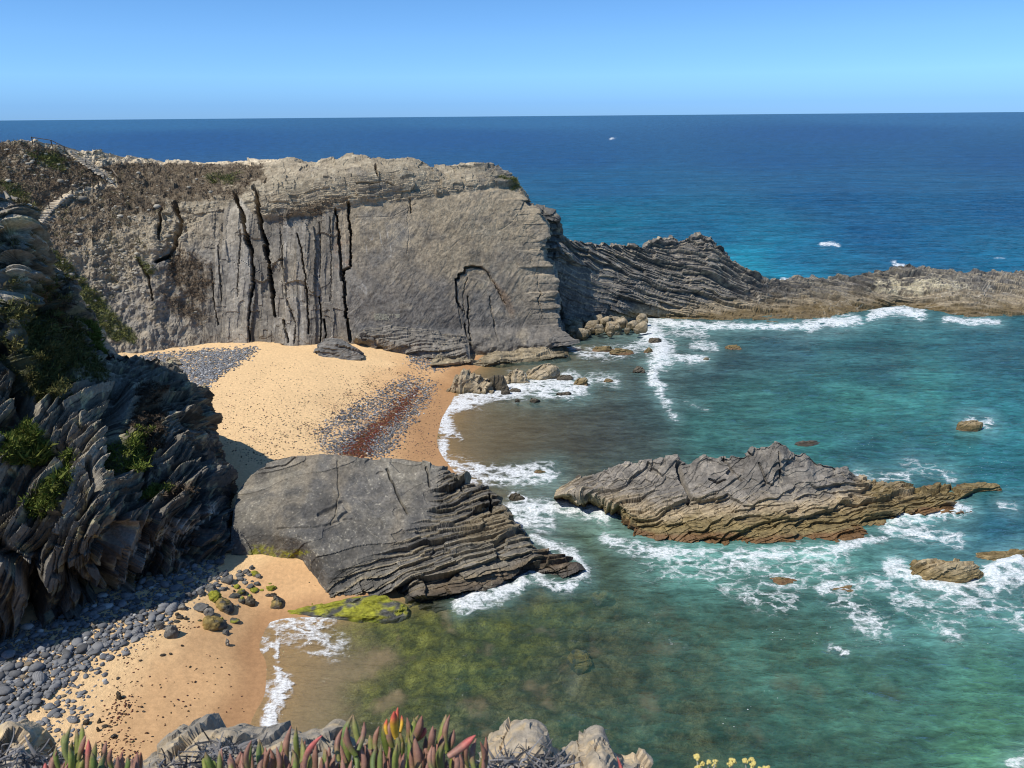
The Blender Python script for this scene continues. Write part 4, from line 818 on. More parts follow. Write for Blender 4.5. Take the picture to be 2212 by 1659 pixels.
IP, inf_, ins_ = patch(IR, 560, 170, back=((0.3, 1.6, -1.8, 6), (0.5, 3.2, -9, 8)))
IN_, iflip = outward(IP); IU, IV = to_px(IP); IF = front_mask(IP, inf_, ins_)
d = 0.45 * fbm(IP * 0.22 + 3, 3) + 0.06 * fbm(IP * 2.2 + 4, 3)
nbi, tbi = bedding(1650, 1120, 24, 15); il = np.zeros_like(IU)
hi = sstep(1.5, 4.0, IP[..., 2])
nbi2, tbi2 = bedding(1650, 1020, 66, 35)
for th, bl, am, sd in ((2.0, 4, 0.85, 91), (0.8, 2.0, 0.45, 93), (0.3, 1.1, 0.18, 97)):
    v_, f_, l_, g_ = strata(IP, nbi, tbi, th, bl * .8, sd, 0.8, 0.2); v2, f2, l2, g2 = strata(IP, nbi2, tbi2, th, bl * .7, sd + 1, 0.7, 0.2)
    d += ((v_ - 0.5) * am + (f_ - 0.5) * am * 0.5) * (1 - hi) + ((v2 - 0.5) * am * 0.55 + (f2 - 0.5) * am * 0.15) * hi
    il = np.where(th == 0.8, f_, il)
for poly, hw, dp in [([(1465,1005),(1475,1040),(1490,1075),(1485,1085)], 5, .9), ([(1530,1036),(1548,1046)], 2.2, .6), ([(1550,1046),(1566,1040)], 1.8, .5), ([(1560,985),(1600,1040)], 3, .3), ([(1680,980),(1690,1030)], 2.5, .4), ([(1640,1000),(1655,1040)], 2.5, .3)]:
    d -= dp * sstep(hw * 1.2, hw * 0.4, seg_dist(IU + 3 * noise(IP), IV + 3 * noise(IP + 7), poly)) * IF
tip = sstep(0, 0.06, np.linspace(0, 1, IP.shape[1]))[None, :] * sstep(1, 0.88, np.linspace(0, 1, IP.shape[1]))[None, :]
ID = IP + IN_ * (d * (0.12 + 0.88 * tip))[..., None]
ID[..., 2] += tip * IF * sstep(inf_ - 30, inf_ - 2, np.arange(IP.shape[0]))[:, None] * (0.22 * (ridged(IP * np.array([0.5, 0.3, 0.3]) + 3, 3) - 0.5) + 0.3 * (hsh(np.floor(IP[..., 0] / 1.3 + .5 * noise(IP * .5)), 1, 3) - 0.5))
ic, nA, nB, nC, iw = island_colours(IP, 7, 31)
ic = lerp(ic, np.array([0.50, 0.45, 0.35]), veins(IP, [0.15, -0.3, 0.94], 1.0, 0.06, 53, 8) * 0.6 * hi)
ic = lerp(ic, np.array([0.52, 0.44, 0.30]), sstep(0.74, 0.97, il + 0.2 * nC) * (1 - hi) * sstep(0.8, 1.8, IP[..., 2]) * 0.6)
ic *= (1 + 0.18 * nB + 0.2 * nC)[..., None]
grid_obj('rock_island', ID, ROCK_SEA, flip=iflip, attrs={'col': ic, 'wet': iw * 0.7}, label='long jagged rock island with grey peaks and a tan barnacled foot', cat='rock island')
# ------------------------------------------------------------------ benches at the foot of the headland
def bench(name, rows, nu, nv, label, seed, tan_z=1.2):
    P, nf, ns = patch(rows, nu, nv, foot=(0, 0.5, -1.5, 3), back=((0, 2.0, -3, 3),))
    N, fl = outward(P); u = np.linspace(0, 1, P.shape[1])[None, :]
    nb_, tb_ = bedding(1100, 760, 8, 10); d = 0.9 * fbm(P * 0.22 + seed, 4) + 0.10 * fbm(P * 2.0, 3)
    for th, bl, am, sd in ((1.1, 4, 0.5, seed), (0.45, 2.0, 0.3, seed + 3)):
        v_, f_, l_, g_ = strata(P, nb_, tb_, th, bl, sd, 0.5, 0.15); d += (v_ - 0.5) * am + (f_ - 0.5) * am * 0.4
    D = P + N * (d * sstep(0, 0.05, u) * sstep(1, 0.95, u))[..., None]
    nA = fbm(P * 0.2 + seed, 3); nB = fbm(P * 0.9 + seed, 4); nC = fbm(P * 3 + seed, 3); zz = P[..., 2] + 0.4 * nB
    c = lerp(np.array([0.15, 0.142, 0.13]), np.array([0.23, 0.215, 0.19]), sstep(-.3, .3, nB + nA))
    c = lerp(c, np.array([0.36, 0.30, 0.195]), sstep(tan_z + 0.8, tan_z - 0.2, zz) * 0.7)
    c = lerp(c, np.array([0.10, 0.085, 0.05]), sstep(0.7, 0.2, zz) * 0.9)
    c = lerp(c, np.array([0.55, 0.47, 0.33]), veins(P, [0.45, -0.2, 0.87], 1.3, 0.05, seed + 9, 6) * 0.7)
    c *= (1 + 0.2 * nB + 0.25 * nC)[..., None]
    return grid_obj(name, D, ROCK_FAR, flip=fl, attrs={'col': c, 'wet': sstep(0.6, 0.1, zz) * .7}, label=label, cat='rock ledge')
bench('rock_ledge', [('z', [(930,796,.5),(960,796,.2),(1004,795,-.3),(1034,797,-.4),(1080,795,-.4),(1113,790,-.4),(1164,786,-.4),(1200,782,-.4),(1232,776,-.4)]), [(930,788,108.2),(960,786,109.3),(1004,780,111.4),(1034,783,111.6),(1080,779,112.4),(1113,774,113.2),(1164,768,114.4),(1200,768,115),(1230,768,116.0)], [(932,780,110.5),(960,777,112),(1010,770,114),(1040,772,114.5),(1080,764,115.4),(1113,762,116),(1164,750,117.4),(1195,755,118),(1227,762,117.6)], [(935,772,113),(960,768,115),(1010,756,117.5),(1040,758,118),(1080,748,119),(1113,745,119.6),(1164,730,121),(1195,735,121.5),(1224,748,121)]], 190, 60,
      'tan-edged rock ledge between the headland foot and the shallow pool', 211, 1.4)

bench('rock_apron', [('z', [(762,742,3.0),(800,752,2.4),(850,764,1.7),(900,774,1.1),(950,785,.5),(1018,794,-.2)]), [(768,730,112.2),(800,732,112.4),(850,737,112.2),(900,742,112.3),(950,750,112.6),(1015,762,113.6)], [(772,722,113.4),(800,718,113.6),(850,716,114),(900,718,114.4),(950,726,114.8),(1013,742,115.8)], [(776,714,114.6),(800,706,115),(850,699,115.8),(900,700,116.4),(950,706,117.2),(1010,722,118.4)]], 170, 60, 'swirled dark grey rock apron sloping from the headland face to the sand', 231, -3.0)
# ------------------------------------------------------------------ free-standing rocks
def blob_grid(nu, nv, seed, ang=0.5, flat=0.0):
    """unit rock: a lumpy, slightly faceted half-buried body; returns nv x nu x 3 in [-1, 1]"""
    th = np.linspace(0, 2 * np.pi, nu); ph = np.linspace(-0.5 * np.pi, 0.5 * np.pi, nv)
    T, Ph = np.meshgrid(th, ph)
    x = np.cos(Ph) * np.cos(T); y = np.cos(Ph) * np.sin(T); zz = np.sin(Ph)
    P = np.stack([x, y, zz], -1)
    pw = 0.75 if ang < .88 else 0.55
    P = np.sign(P) * np.abs(P) ** pw
    r = np.random.default_rng(seed)
    k = np.ones(P.shape[:2]) * 9
    for _ in range(11):                     # cut by random planes: facets
        n = nrm(r.normal(size=3) * np.array([1, 1, 0.8])); dd = r.uniform(0.5, 0.85)
        pr = P @ n; k = np.minimum(k, np.where(pr > 1e-3, dd / np.maximum(pr, 1e-3), 9))
    k = np.minimum(k, 1.15); P = P * (ang * np.minimum(k, 1.0) + (1 - ang))[..., None]
    P = P * (1 + 0.12 * fbm(P * 1.3 + seed * 1.7, 3) + 0.06 * fbm(P * 4 + seed, 3))[..., None]
    for a_ in range(3): P[..., a_] = np.where(P[..., a_] > 0, P[..., a_] / P[..., a_].max(), P[..., a_] / -P[..., a_].min())
    return P
def rock_at(name, box, ground_z, label, cat='rock', group=None, seed=1, res=(40, 22), pal='sea', depth=0.42, mat=None, layers=0.55, parent=None, theta=30, ang=0.8, sink=0.35, smooth=False):
    """a rock filling the pixel box (x0, y0, x1, y1), standing on ground_z (None: the beach)"""
    x0, y0, x1, y1 = box; cx = (x0 + x1) / 2
    B = on_ground(np.array(cx), np.array(float(y1))) if ground_z is None else at_z(np.array(cx), np.array(float(y1)), ground_z)
    t = (B - CAM) @ FWD; W = (x1 - x0) * t / FOC; E = (y1 - y0) * t / FOC
    al = math.atan2(CAM[2] - B[2], B[1]); D = min(depth * W, 0.8 * E / math.sin(al)); H = max((E - D * math.sin(al)) / math.cos(al) * 1.05, 0.25 * W * 0.4)
    P = blob_grid(res[0], res[1], seed, ang)
    ctr = np.array([B[0], B[1] + D / 2, B[2]])
    S = np.array([W / 2, D / 2, 1.0]); Q = P * S
    Q[..., 2] = np.where(P[..., 2] > 0, P[..., 2] * H, P[..., 2] * (sink * H + 0.3))
    Q = Q + ctr
    if layers:
        nb_, tb_ = bedding(cx, (y0 + y1) / 2, theta, 15); N = gnormals(Q); N = N if np.mean(np.sum(N * (Q - ctr), -1)) > 0 else -N
        for th, am in ((0.22 * max(H, W * .3), .5), (0.09 * max(H, W * .3), .28)):
            v_, f_, l_, g_ = strata(Q, nb_, tb_, th, th * 4, seed, 0.3, 0.3); Q = Q + N * (((v_ - .5) + (f_ - .5) * .4) * am * layers * th * 2)[..., None]
    z = Q[..., 2] - B[2]; nA = fbm(Q * 0.5 + seed, 3); nB = fbm(Q * 1.6 + seed, 3); nC = fbm(Q * 5 + seed, 3)
    if pal == 'sea':
        c = lerp(np.array([0.36, 0.30, 0.20]), np.array([0.19, 0.145, 0.07]), sstep(1.6, 0.7, z + .5 * nB))
        c = lerp(c, np.array([0.17, 0.085, 0.04]), sstep(0.45, 0.1, z + .3 * nB) * .9); w = sstep(.6, .15, z)
        c = lerp(c, np.array([0.62, 0.50, 0.28]), veins(Q, [0.3, -.3, .9], 1.8, .06, seed, 5) * .55)
    elif pal == 'dark':
        c = lerp(np.array([0.10, 0.085, 0.06]), np.array([0.05, 0.042, 0.032]), sstep(.5, .1, z + .3 * nB)); w = np.full(z.shape, .8)
    elif pal == 'tan':
        c = lerp(np.array([0.43, 0.365, 0.265]), np.array([0.30, 0.245, 0.16]), sstep(-.2, .3, nB)); c = lerp(c, np.array([0.12, 0.095, 0.05]), sstep(.5, .15, z + .3 * nB) * .9); w = sstep(.4, .1, z)
        c = lerp(c, np.array([0.60, 0.52, 0.37]), veins(Q, [0.3, -.2, .9], 1.6, .06, seed, 5) * .6)
    elif pal == 'grey':
        c = lerp(np.array([0.125, 0.128, 0.13]), np.array([0.20, 0.195, 0.185]), sstep(-.3, .3, nB + nA)); w = np.zeros(z.shape)
        c = lerp(c, np.array([0.55, 0.53, 0.49]), veins(Q, nrm(np.random.default_rng(seed).normal(size=3)), 1.7, .035, seed, 5) * .7)
    else:                                   # weed-covered: green crown, ochre skirts over dark stone
        g = np.array([0.26, 0.27, 0.02]) if pal == 'moss' else np.array([0.27, 0.20, 0.065])
        c = lerp(np.array([0.075, 0.078, 0.075]), np.array([0.14, 0.14, 0.135]), sstep(-.2, .3, nB))
        hgt = z / max(H, .05)
        mk = sstep(-.12, .12, nA * .8 + nB * .5 + (0.22 if pal == 'moss' else 0.15) - .35 * sstep(.45, .05, hgt))
        c = lerp(c, g * (1 + .5 * nC)[..., None], mk * .92); w = np.full(z.shape, .25)
    c = np.clip(c * (1 + 0.2 * nB + 0.22 * nC)[..., None], 0.01, 0.9)
    me = None
    Q = Q - B
    o = grid_obj(name, Q, mat or ROCK_SEA, smooth=smooth, attrs={'col': c, 'wet': w}, label=label, cat=cat, group=group, parent=parent)
    o.location = B
    return o
SEA_ROCKS = [ # name, box, z, label, palette, options
 ('rock', (966,792,1062,852), 0.0, 'upright grey-brown rock fin standing where the far beach meets the foam', 'tan', dict(res=(70, 40), layers=1.1, theta=75, depth=.45)),
 ('rock', (1054,808,1094,846), -.1, 'dark streaked rock block next to the upright fin at the far beach', 'dark', dict(layers=.8, theta=80)),
 ('rock', (1084,795,1146,832), -.1, 'pale cracked rock block in the row ending at the far foam', 'tan', dict(layers=1.0, theta=85, ang=.8, res=(50, 28))),
 ('rock', (1136,781,1212,824), -.1, 'big pale domed boulder at the seaward end of the rock row', 'tan', dict(res=(60, 34), layers=.7, theta=35)),
 ('rock', (1203,808,1240,824), -.1, 'low wet rock touching the big pale domed boulder', 'dark', {}),
 ('rock', (1236,813,1272,836), -.1, 'jagged brown rock surrounded by foam beyond the domed boulder', 'sea', dict(layers=.8)),
 ('rock', (1082,832,1102,855), -.1, 'small black rock in the foam below the pale cracked block', 'dark', {}),
 ('rock', (1098,838,1126,850), -.1, 'flat black rock in the foam beside the small black one', 'dark', {}),
 ('rock', (1200,843,1240,857), -.1, 'long low streaked rock awash in the far foam', 'dark', dict(layers=.8, theta=70)),
 ('rock', (1112,860,1123,870), -.05, 'tiny round dark rock at the foam edge of the bay', 'dark', {}),
 ('rock', (1143,858,1168,871), -.05, 'small dark double rock at the foam edge of the bay', 'dark', {}),
 ('rock', (1278,744,1330,762), -.1, 'flat brown rock in the shallows off the headland ledge', 'sea', dict(layers=.7, theta=5)),
 ('rock', (1318,750,1374,768), -.1, 'longer flat brown rock in the shallows nearer the foam streak', 'sea', dict(layers=.7, theta=5)),
 ('rock', (1366,790,1393,808), -.1, 'lone dark pointed rock in the middle of the bay', 'dark', {}),
 ('rock', (1303,816,1328,828), -.05, 'small ochre rock just awash in the bay', 'sea', {}),
 ('rock', (1402,728,1431,743), -.1, 'rounded dark rock washed by the white foam streak', 'dark', {}),
 ('rock', (1389,749,1415,764), -.1, 'small brown rock left of the white foam streak', 'sea', {}),
 ('rock', (1568,743,1606,757), -.15, 'flat orange-brown rock awash off the reef', 'sea', {}),
 ('rock', (1518,771,1532,779), -.1, 'tiny tan rock at the end of a foam line', 'tan', {}),
 ('rock', (1152,1012,1180,1026), -.1, 'small brown rock in the foam behind the tilted slab', 'sea', {}),
 ('rock', (2072,906,2130,936), -.2, 'lone brown rock with a foam collar out in the teal water', 'sea', dict(layers=.6)),
 ('rock', (1974,1190,2140,1266), -.3, 'large brown barnacled rock near the frame edge with foam around it', 'sea', dict(res=(90, 50), layers=.9, theta=30, depth=.45, ang=.6)),
 ('rock', (2112,1186,2260,1224), -.3, 'long brown rock spur behind the large barnacled rock', 'sea', dict(res=(70, 30), layers=.9, theta=12, depth=.35)),
 ('rock', (1640,1245,1730,1268), -.25, 'low brown rock awash in front of the rock island', 'sea', dict(layers=.6, theta=5)),
 ('rock', (1772,1262,1860,1286), -.3, 'low pointed brown rock awash among foam threads', 'sea', dict(layers=.6)),
 ('rock', (1840,1246,1896,1264), -.25, 'small brown rock awash next to the pointed one', 'sea', dict(layers=.6)),
 ('rock', (1226,1396,1294,1456), -.85, 'round weedy brown rock just under the green water', 'ochre', dict(res=(50, 30), depth=.95, sink=1.5, ang=.9)),
 ('rock', (1278,1268,1322,1300), -1.1, 'drowned mossy rock off the slab point', 'ochre', dict(depth=.8)),
 ('rock', (1100,1062,1135,1086), -.2, 'dark foam-washed rock in the gap between slab and island', 'dark', dict(layers=.8)),
 ('rock', (1715,950,1790,968), -.35, 'dark flat rock barely awash behind the island peak', 'dark', {}),
]
for i, (nm, box, z0, lab, pal, kw) in enumerate(SEA_ROCKS):
    rock_at(nm, box, z0, lab, pal=pal, seed=100 + i, **kw)
rock_at('rock', (668,728,786,772), 3.0, 'dark broken rock fragment lying on the sand at the headland foot', pal='grey', seed=301, res=(70, 30), layers=.8, theta=-12, depth=.4, mat=ROCK_FAR)
rock_at('rock', (610,1286,880,1344), -.15, 'bright green weed-covered ledge at the edge of the near cove', cat='rock ledge', pal='moss', seed=302, res=(110, 50), layers=.35, theta=12, depth=.5)
rock_at('rock', (690,1300,900,1352), -.75, 'yellow weed-covered ledge just under the shallow water', cat='rock ledge', pal='ochre', seed=303, res=(90, 30), layers=.3, theta=12, depth=.5)
rock_at('rock', (325,786,372,802), 4.2, 'flat layered rock at the upper end of the far shingle', pal='tan', seed=304, layers=.8, theta=3, mat=ROCK_FAR)
rock_at('rock', (355,768,392,792), 4.2, 'second flat layered rock by the far shingle', pal='tan', seed=305, layers=.8, theta=3, mat=ROCK_FAR)
# pale fallen blocks between the headland and the reef
r_ = np.random.default_rng(3)
for i in range(44):
    px = r_.uniform(1228, 1395); f = (px - 1228) / 167; py = r_.uniform(695 - 6 * f, 732 - 26 * f + 8); w = r_.uniform(12, 34); h = w * r_.uniform(.45, .7)
    rock_at('fallen_block', (px - w / 2, py - h, px + w / 2, py), r_.uniform(-.2, .8) + (1 - (py - 690) / 45) * 1.2, 'pale tan block in the rubble pile between headland and reef', cat='rock', group='pale fallen blocks below the reef', pal='tan', seed=400 + i, res=(18, 10), ang=1.0, layers=0, mat=ROCK_FAR, smooth=False)
# boulders on the near sand (boxes read off an enlargement)
def zb(b):
    cx, wx, hy = (b[0] + b[2]) / 2, (b[2] - b[0]) * .62, (b[3] - b[1]) * 1.2
    return (322.6 + (cx - wx) / 7.68, 1209.7 + (b[3] - hy) / 7.68, 322.6 + (cx + wx) / 7.68, 1209.7 + b[3] / 7.68)
BOULD = [
 ((965,515,1170,715), 'moss', 'cube-shaped boulder with a bright yellow-green weed top, beside the shingle'), ((865,910,1190,1185), 'ochre', 'largest olive weed-covered boulder, standing alone on the wet sand'),
 ((1060,650,1325,870), 'ochre', 'rounded boulder half ochre and half grey in front of the cube-shaped one'), ((640,710,910,860), 'grey', 'long low grey boulder cracked lengthwise among the shingle edge'),
 ((2015,610,2212,825), 'ochre', 'dark-topped boulder with an ochre weed front, nearest the foam'), ((215,1085,415,1312), 'grey', 'wedge-shaped grey boulder standing on edge between shingle and sand'),
 ((1205,260,1350,405), 'grey', 'tilted grey block with a pale vein high on the sand'), ((1670,172,1800,285), 'moss', 'green-capped boulder highest on the sand'),
 ((1230,545,1450,642), 'ochre', 'flat lens-shaped weedy stone on the sand'), ((1640,440,1810,560), 'moss', 'grey boulder with a green weed side in the boulder group'),
 ((1560,622,1720,775), 'dark', 'black wet boulder with weed at its foot'), ((1450,608,1570,722), 'moss', 'dark weedy boulder left of the black wet one'),
 ((1450,480,1575,592), 'moss', 'small veined weedy boulder with a white band'), ((1940,403,2085,525), 'moss', 'leaning dark boulder with white and green stripes'),
 ((1855,528,2080,612), 'dark', 'long low dark stone lying below the leaning striped one'), ((900,800,1040,945), 'grey', 'cluster-end grey stone touching the olive boulder'),
 ((1290,968,1465,1052), 'moss', 'oblong half-weedy stone alone on the wet sand'), ((1560,393,1700,478), 'grey', 'domed grey stone with a white vein in the boulder group'),
 ((1330,213,1520,297), 'grey', 'long pointed grey slab high on the sand'), ((890,403,1075,552), 'grey', 'olive-grey pointed stone behind the cube-shaped boulder'),
 ((100,1025,215,1152), 'grey', 'grey stone behind the wedge-shaped boulder'), ((450,735,580,835), 'grey', 'pyramid-shaped grey stone at the shingle edge')]
for i, (b, pal, lab) in enumerate(BOULD):
    rock_at('boulder', zb(b), None, lab, cat='boulder', pal=pal, seed=500 + i, res=(40, 24) if b[2] - b[0] > 180 else (28, 18), depth=.75, mat=ROCK_NEAR, sink=.5, ang=.8, smooth=True)
_KEYS = [(zb(b), k) for b, k in (((965,515,1170,715), 'cube-shaped green boulder'), ((865,910,1190,1185), 'largest olive boulder'), ((1060,650,1325,870), 'half-ochre boulder'), ((2015,610,2212,825), 'ochre-fronted boulder near the foam'), ((215,1085,415,1312), 'wedge-shaped grey boulder'), ((1205,260,1350,405), 'tilted grey block'), ((1670,172,1800,285), 'highest green-capped boulder'), ((1560,622,1720,775), 'black wet boulder'), ((1940,403,2085,525), 'leaning striped boulder'), ((890,403,1075,552), 'olive-grey pointed stone'), ((1560,393,1700,478), 'domed veined stone'))]
_seen = {}
def stone_label(b, kind):
    cx, cy = (b[0] + b[2]) / 2, (b[1] + b[3]) / 2
    k = min(_KEYS, key=lambda e: math.hypot((e[0][0] + e[0][2]) / 2 - cx, ((e[0][1] + e[0][3]) / 2 - cy) * 1.4)); dx, dy = cx - (k[0][0] + k[0][2]) / 2, (cy - (k[0][1] + k[0][3]) / 2) * 1.4
    far_ = math.hypot(dx, dy) > 60
    d_ = ('seaward of' if dx > 0 else 'on the shingle side of') if abs(dx) > abs(dy) else ('downhill from' if dy > 0 else 'uphill from')
    l = f"small {kind} {'well ' if far_ else ''}{d_} the {k[1]}"; _seen[l] = _seen.get(l, 0) + 1; n = _seen[l]
    return l if n == 1 else ('next ', 'third ', 'fourth ', 'fifth ', 'sixth ', 'seventh ', 'eighth ', 'ninth ', 'tenth ', 'eleventh ', 'twelfth ', 'thirteenth ', 'fourteenth ', 'fifteenth ', 'sixteenth ')[min(n - 2, 14)] + l
SMALL = [(1645,90,1715,165),(1530,145,1640,235),(1430,165,1510,225),(1610,215,1690,275),(1750,230,1835,315),(1135,195,1215,265),(1140,280,1225,335),(1415,275,1530,350),(1535,300,1600,345),(1515,345,1610,410),(1725,350,1810,430),(1675,335,1730,375),(1090,440,1220,520),(475,645,570,725),(775,490,890,590),(1005,285,1090,325),(1330,405,1385,450),(940,280,985,312),(420,615,500,705),(580,540,680,650),(1240,440,1295,495),(1100,400,1140,440),(1210,1155,1300,1245),(1265,1330,1315,1430),(1415,735,1475,785),(1365,408,1465,480),(1580,560,1680,625),(1810,475,1880,518),(1960,372,2020,405),(800,985,850,1020),(1185,950,1225,1005)]
DARKS = [(570,935,630,1005),(440,910,540,985),(420,875,485,935),(390,985,475,1045),(160,1550,240,1610),(320,1535,370,1580),(515,1400,560,1440),(1385,498,1415,532)]
for i, b in enumerate(SMALL):
    rock_at('beach_stone', zb(b), None, stone_label(zb(b), 'grey veined stone' if i < 25 else 'green-tinged stone'), cat='stone', group='grey stones strewn on the upper near sand', pal='grey' if i < 25 else 'moss', seed=600 + i, res=(20, 12), depth=.8, mat=ROCK_NEAR, sink=.5)
for i, b in enumerate(DARKS):
    rock_at('beach_stone', zb(b), None, stone_label(zb(b), 'black wet stone'), cat='stone', group='black stones on the open sand', pal='dark', seed=650 + i, res=(18, 11), depth=.8, mat=ROCK_NEAR, sink=.5)
ZS = 6.857
for i, (x0, y0, x1, y1) in enumerate([(1710,955,1790,1085),(1430,1345,1495,1435),(1480,1440,1590,1500),(1615,1580,1705,1659),(2035,475,2095,530),(1425,1480,1475,1560),(1200,1360,1300,1465),(1700,740,1770,800),(1585,1265,1640,1300),(2095,1240,2140,1265)]):
    rock_at('beach_stone', (x0 / ZS, 1353.7 + y0 / ZS, x1 / ZS, 1353.7 + y1 / ZS), None, stone_label((x0 / ZS, 1353.7 + y0 / ZS, x1 / ZS, 1353.7 + y1 / ZS), 'black wet stone'), cat='stone', group='black stones on the open sand', pal='dark', seed=680 + i, res=(18, 11), depth=.8, mat=ROCK_NEAR, sink=.5)
for i, (x, y) in enumerate([(1300,1185),(1150,1245),(2020+0,0)][:2]):
    X, Y_ = x / 2.954, 1152 + y / 2.954
    rock_at('beach_stone', (X - 6, Y_ - 4, X + 6, Y_ + 4), None, stone_label((X - 6, Y_ - 4, X + 6, Y_ + 4), 'black wet stone'), cat='stone', group='black stones on the open sand', pal='dark', seed=695 + i, res=(18, 11), depth=.8, mat=ROCK_NEAR, sink=.5)
# ------------------------------------------------------------------ shingle, kelp crumbs, specks
def ico(sub):
    t = (1 + 5 ** .5) / 2
    v = [nrm(p) for p in [(-1,t,0),(1,t,0),(-1,-t,0),(1,-t,0),(0,-1,t),(0,1,t),(0,-1,-t),(0,1,-t),(t,0,-1),(t,0,1),(-t,0,-1),(-t,0,1)]]
    f = [(0,11,5),(0,5,1),(0,1,7),(0,7,10),(0,10,11),(1,5,9),(5,11,4),(11,10,2),(10,7,6),(7,1,8),(3,9,4),(3,4,2),(3,2,6),(3,6,8),(3,8,9),(4,9,5),(2,4,11),(6,2,10),(8,6,7),(9,8,1)]
    for _ in range(sub):
        c = {}; nf = []
        def mid(a, b):
            k = (min(a, b), max(a, b))
            if k not in c: c[k] = len(v); v.append(nrm(v[a] + v[b]))
            return c[k]
        for a, b, d in f:
            ab, bd, da = mid(a, b), mid(b, d), mid(d, a); nf += [(a, ab, da), (b, bd, ab), (d, da, bd), (ab, bd, da)]
        f = nf
    return np.array(v), np.array(f, np.int32)
def stones_mesh(name, base, pos, size, rot, cols):
    """many stones in one mesh; base = list of (verts, faces) variants"""
    V = []; Fc = []; Cc = []; off = 0
    for k in range(len(base)):
        bv, bf = base[k]; idx = np.arange(k, len(pos), len(base))
        if not len(idx): continue
        c, s = np.cos(rot[idx]), np.sin(rot[idx]); w = bv[None] * size[idx][:, None, :]
        X = w[..., 0] * c[:, None] - w[..., 1] * s[:, None]; Y = w[..., 0] * s[:, None] + w[..., 1] * c[:, None]
        q = np.stack([X, Y, w[..., 2]], -1) + pos[idx][:, None, :]
        V.append(q.reshape(-1, 3)); Fc.append((bf[None] + (off + np.arange(len(idx)) * len(bv))[:, None, None]).reshape(-1, 3)); off += len(idx) * len(bv)
        Cc.append(np.repeat(cols[idx], len(bv), 0))
    me = mesh_from(name, np.concatenate(V), np.concatenate(Fc), True); attr(me, 'col', np.concatenate(Cc)); return me
def stone_variant(sub, seed):
    v, f = ico(sub); v = v * (1 + 0.22 * fbm(v * 0.9 + seed * 3.3, 2) + .08 * fbm(v * 2.5 + seed, 2))[:, None]; return v, f
def pebble_material():
    m, nd, lk, bs = new_mat('shingle_stone'); co = coords(nd)
    oi = nd.new('ShaderNodeObjectInfo'); cr = nd.new('ShaderNodeValToRGB'); lk.new(oi.outputs['Random'], cr.inputs[0])
    e = cr.color_ramp.elements; e[0].color = (0.10, 0.104, 0.110, 1); e[1].color = (0.23, 0.225, 0.215, 1); x = e.new(.5); x.color = (0.175, 0.178, 0.182, 1); x = e.new(.85); x.color = (0.22, 0.222, 0.225, 1)
    mp = nd.new('ShaderNodeMapping'); lk.new(co, mp.inputs['Vector']); cb = nd.new('ShaderNodeCombineXYZ')
    for k in range(3): lk.new(math_n(nd, lk, 'MULTIPLY', oi.outputs['Random'], 6.28 * (k + 1)), cb.inputs[k])
    lk.new(cb.outputs[0], mp.inputs['Rotation'])
    wv = nd.new('ShaderNodeTexWave'); wv.inputs['Scale'].default_value = 1.1; wv.inputs['Distortion'].default_value = 2.5; wv.inputs['Detail'].default_value = 2; lk.new(mp.outputs['Vector'], wv.inputs['Vector'])
    st = maprange(nd, lk, wv.outputs['Fac'], .975, .995, 0, .8); gate = maprange(nd, lk, math_n(nd, lk, 'FRACT', math_n(nd, lk, 'MULTIPLY', oi.outputs['Random'], 7.3)), .60, .66, 0, 1)
    n = tex_noise(nd, lk, 9, 5, .65, co); v = maprange(nd, lk, n.outputs['Fac'], .3, .7, .8, 1.2)
    c1 = mixcol(nd, lk, 1.0, cr.outputs['Color'], v, 'MULTIPLY'); lk.new(mixcol(nd, lk, math_n(nd, lk, 'MULTIPLY', st, gate), c1, (0.62, 0.6, 0.56, 1)), bs.inputs['Base Color'])
    bs.inputs['Roughness'].default_value = .75; bs.inputs['Specular IOR Level'].default_value = .3
    return m
PEB = pebble_material()
def loose_material(name, rough=.85):
    m, nd, lk, bs = new_mat(name); a = attr_node(nd, 'col'); n = tex_noise(nd, lk, 6, 4, .6, coords(nd))
    lk.new(mixcol(nd, lk, 1.0, a.outputs['Color'], maprange(nd, lk, n.outputs['Fac'], .3, .7, .8, 1.2), 'MULTIPLY'), bs.inputs['Base Color']); bs.inputs['Roughness'].default_value = rough; bs.inputs['Specular IOR Level'].default_value = .25
    return m
LOOSE = loose_material('loose_shingle'); KELP = loose_material('drift_kelp', .6)
def sample_poly(poly, n, r):
    p = np.array(poly); lo, hi = p.min(0), p.max(0); out = np.zeros((0, 2))
    while len(out) < n:
        q = r.uniform(lo, hi, (n * 2, 2)); q = q[inpoly(q[:, 0], q[:, 1], poly)]; out = np.concatenate([out, q])
    return out[:n]
r_ = np.random.default_rng(21)
DENSE = [(-90,1660),(-90,1400),(0,1365),(110,1325),(200,1285),(300,1240),(420,1218),(490,1200),(440,1275),(400,1300),(365,1335),(321,1372),(248,1402),(205,1412),(190,1441),(146,1463),(117,1500),(85,1521),(50,1560),(20,1600),(0,1660)]
EDGE = [(20,1660),(20,1600),(50,1560),(85,1521),(117,1500),(146,1463),(190,1441),(205,1412),(248,1402),(321,1372),(365,1335),(372,1350),(345,1385),(300,1400),(258,1425),(232,1440),(232,1475),(208,1500),(222,1512),(192,1556),(178,1600),(170,1660)]
pa = sample_poly(DENSE, 4500, r_); pb = sample_poly(EDGE, 330, r_); pe = sample_poly([(330,1330),(420,1270),(470,1235),(500,1225),(480,1260),(420,1310),(370,1350)], 90, r_)
pp = np.concatenate([pa, pb, pe]); dens = np.concatenate([np.ones(len(pa)), np.zeros(len(pb) + len(pe))])
sz = np.exp(r_.normal(math.log(0.095), 0.48, len(pp))); sz = np.clip(sz, .06, .42)
XY = on_ground(pp[:, 0], pp[:, 1])
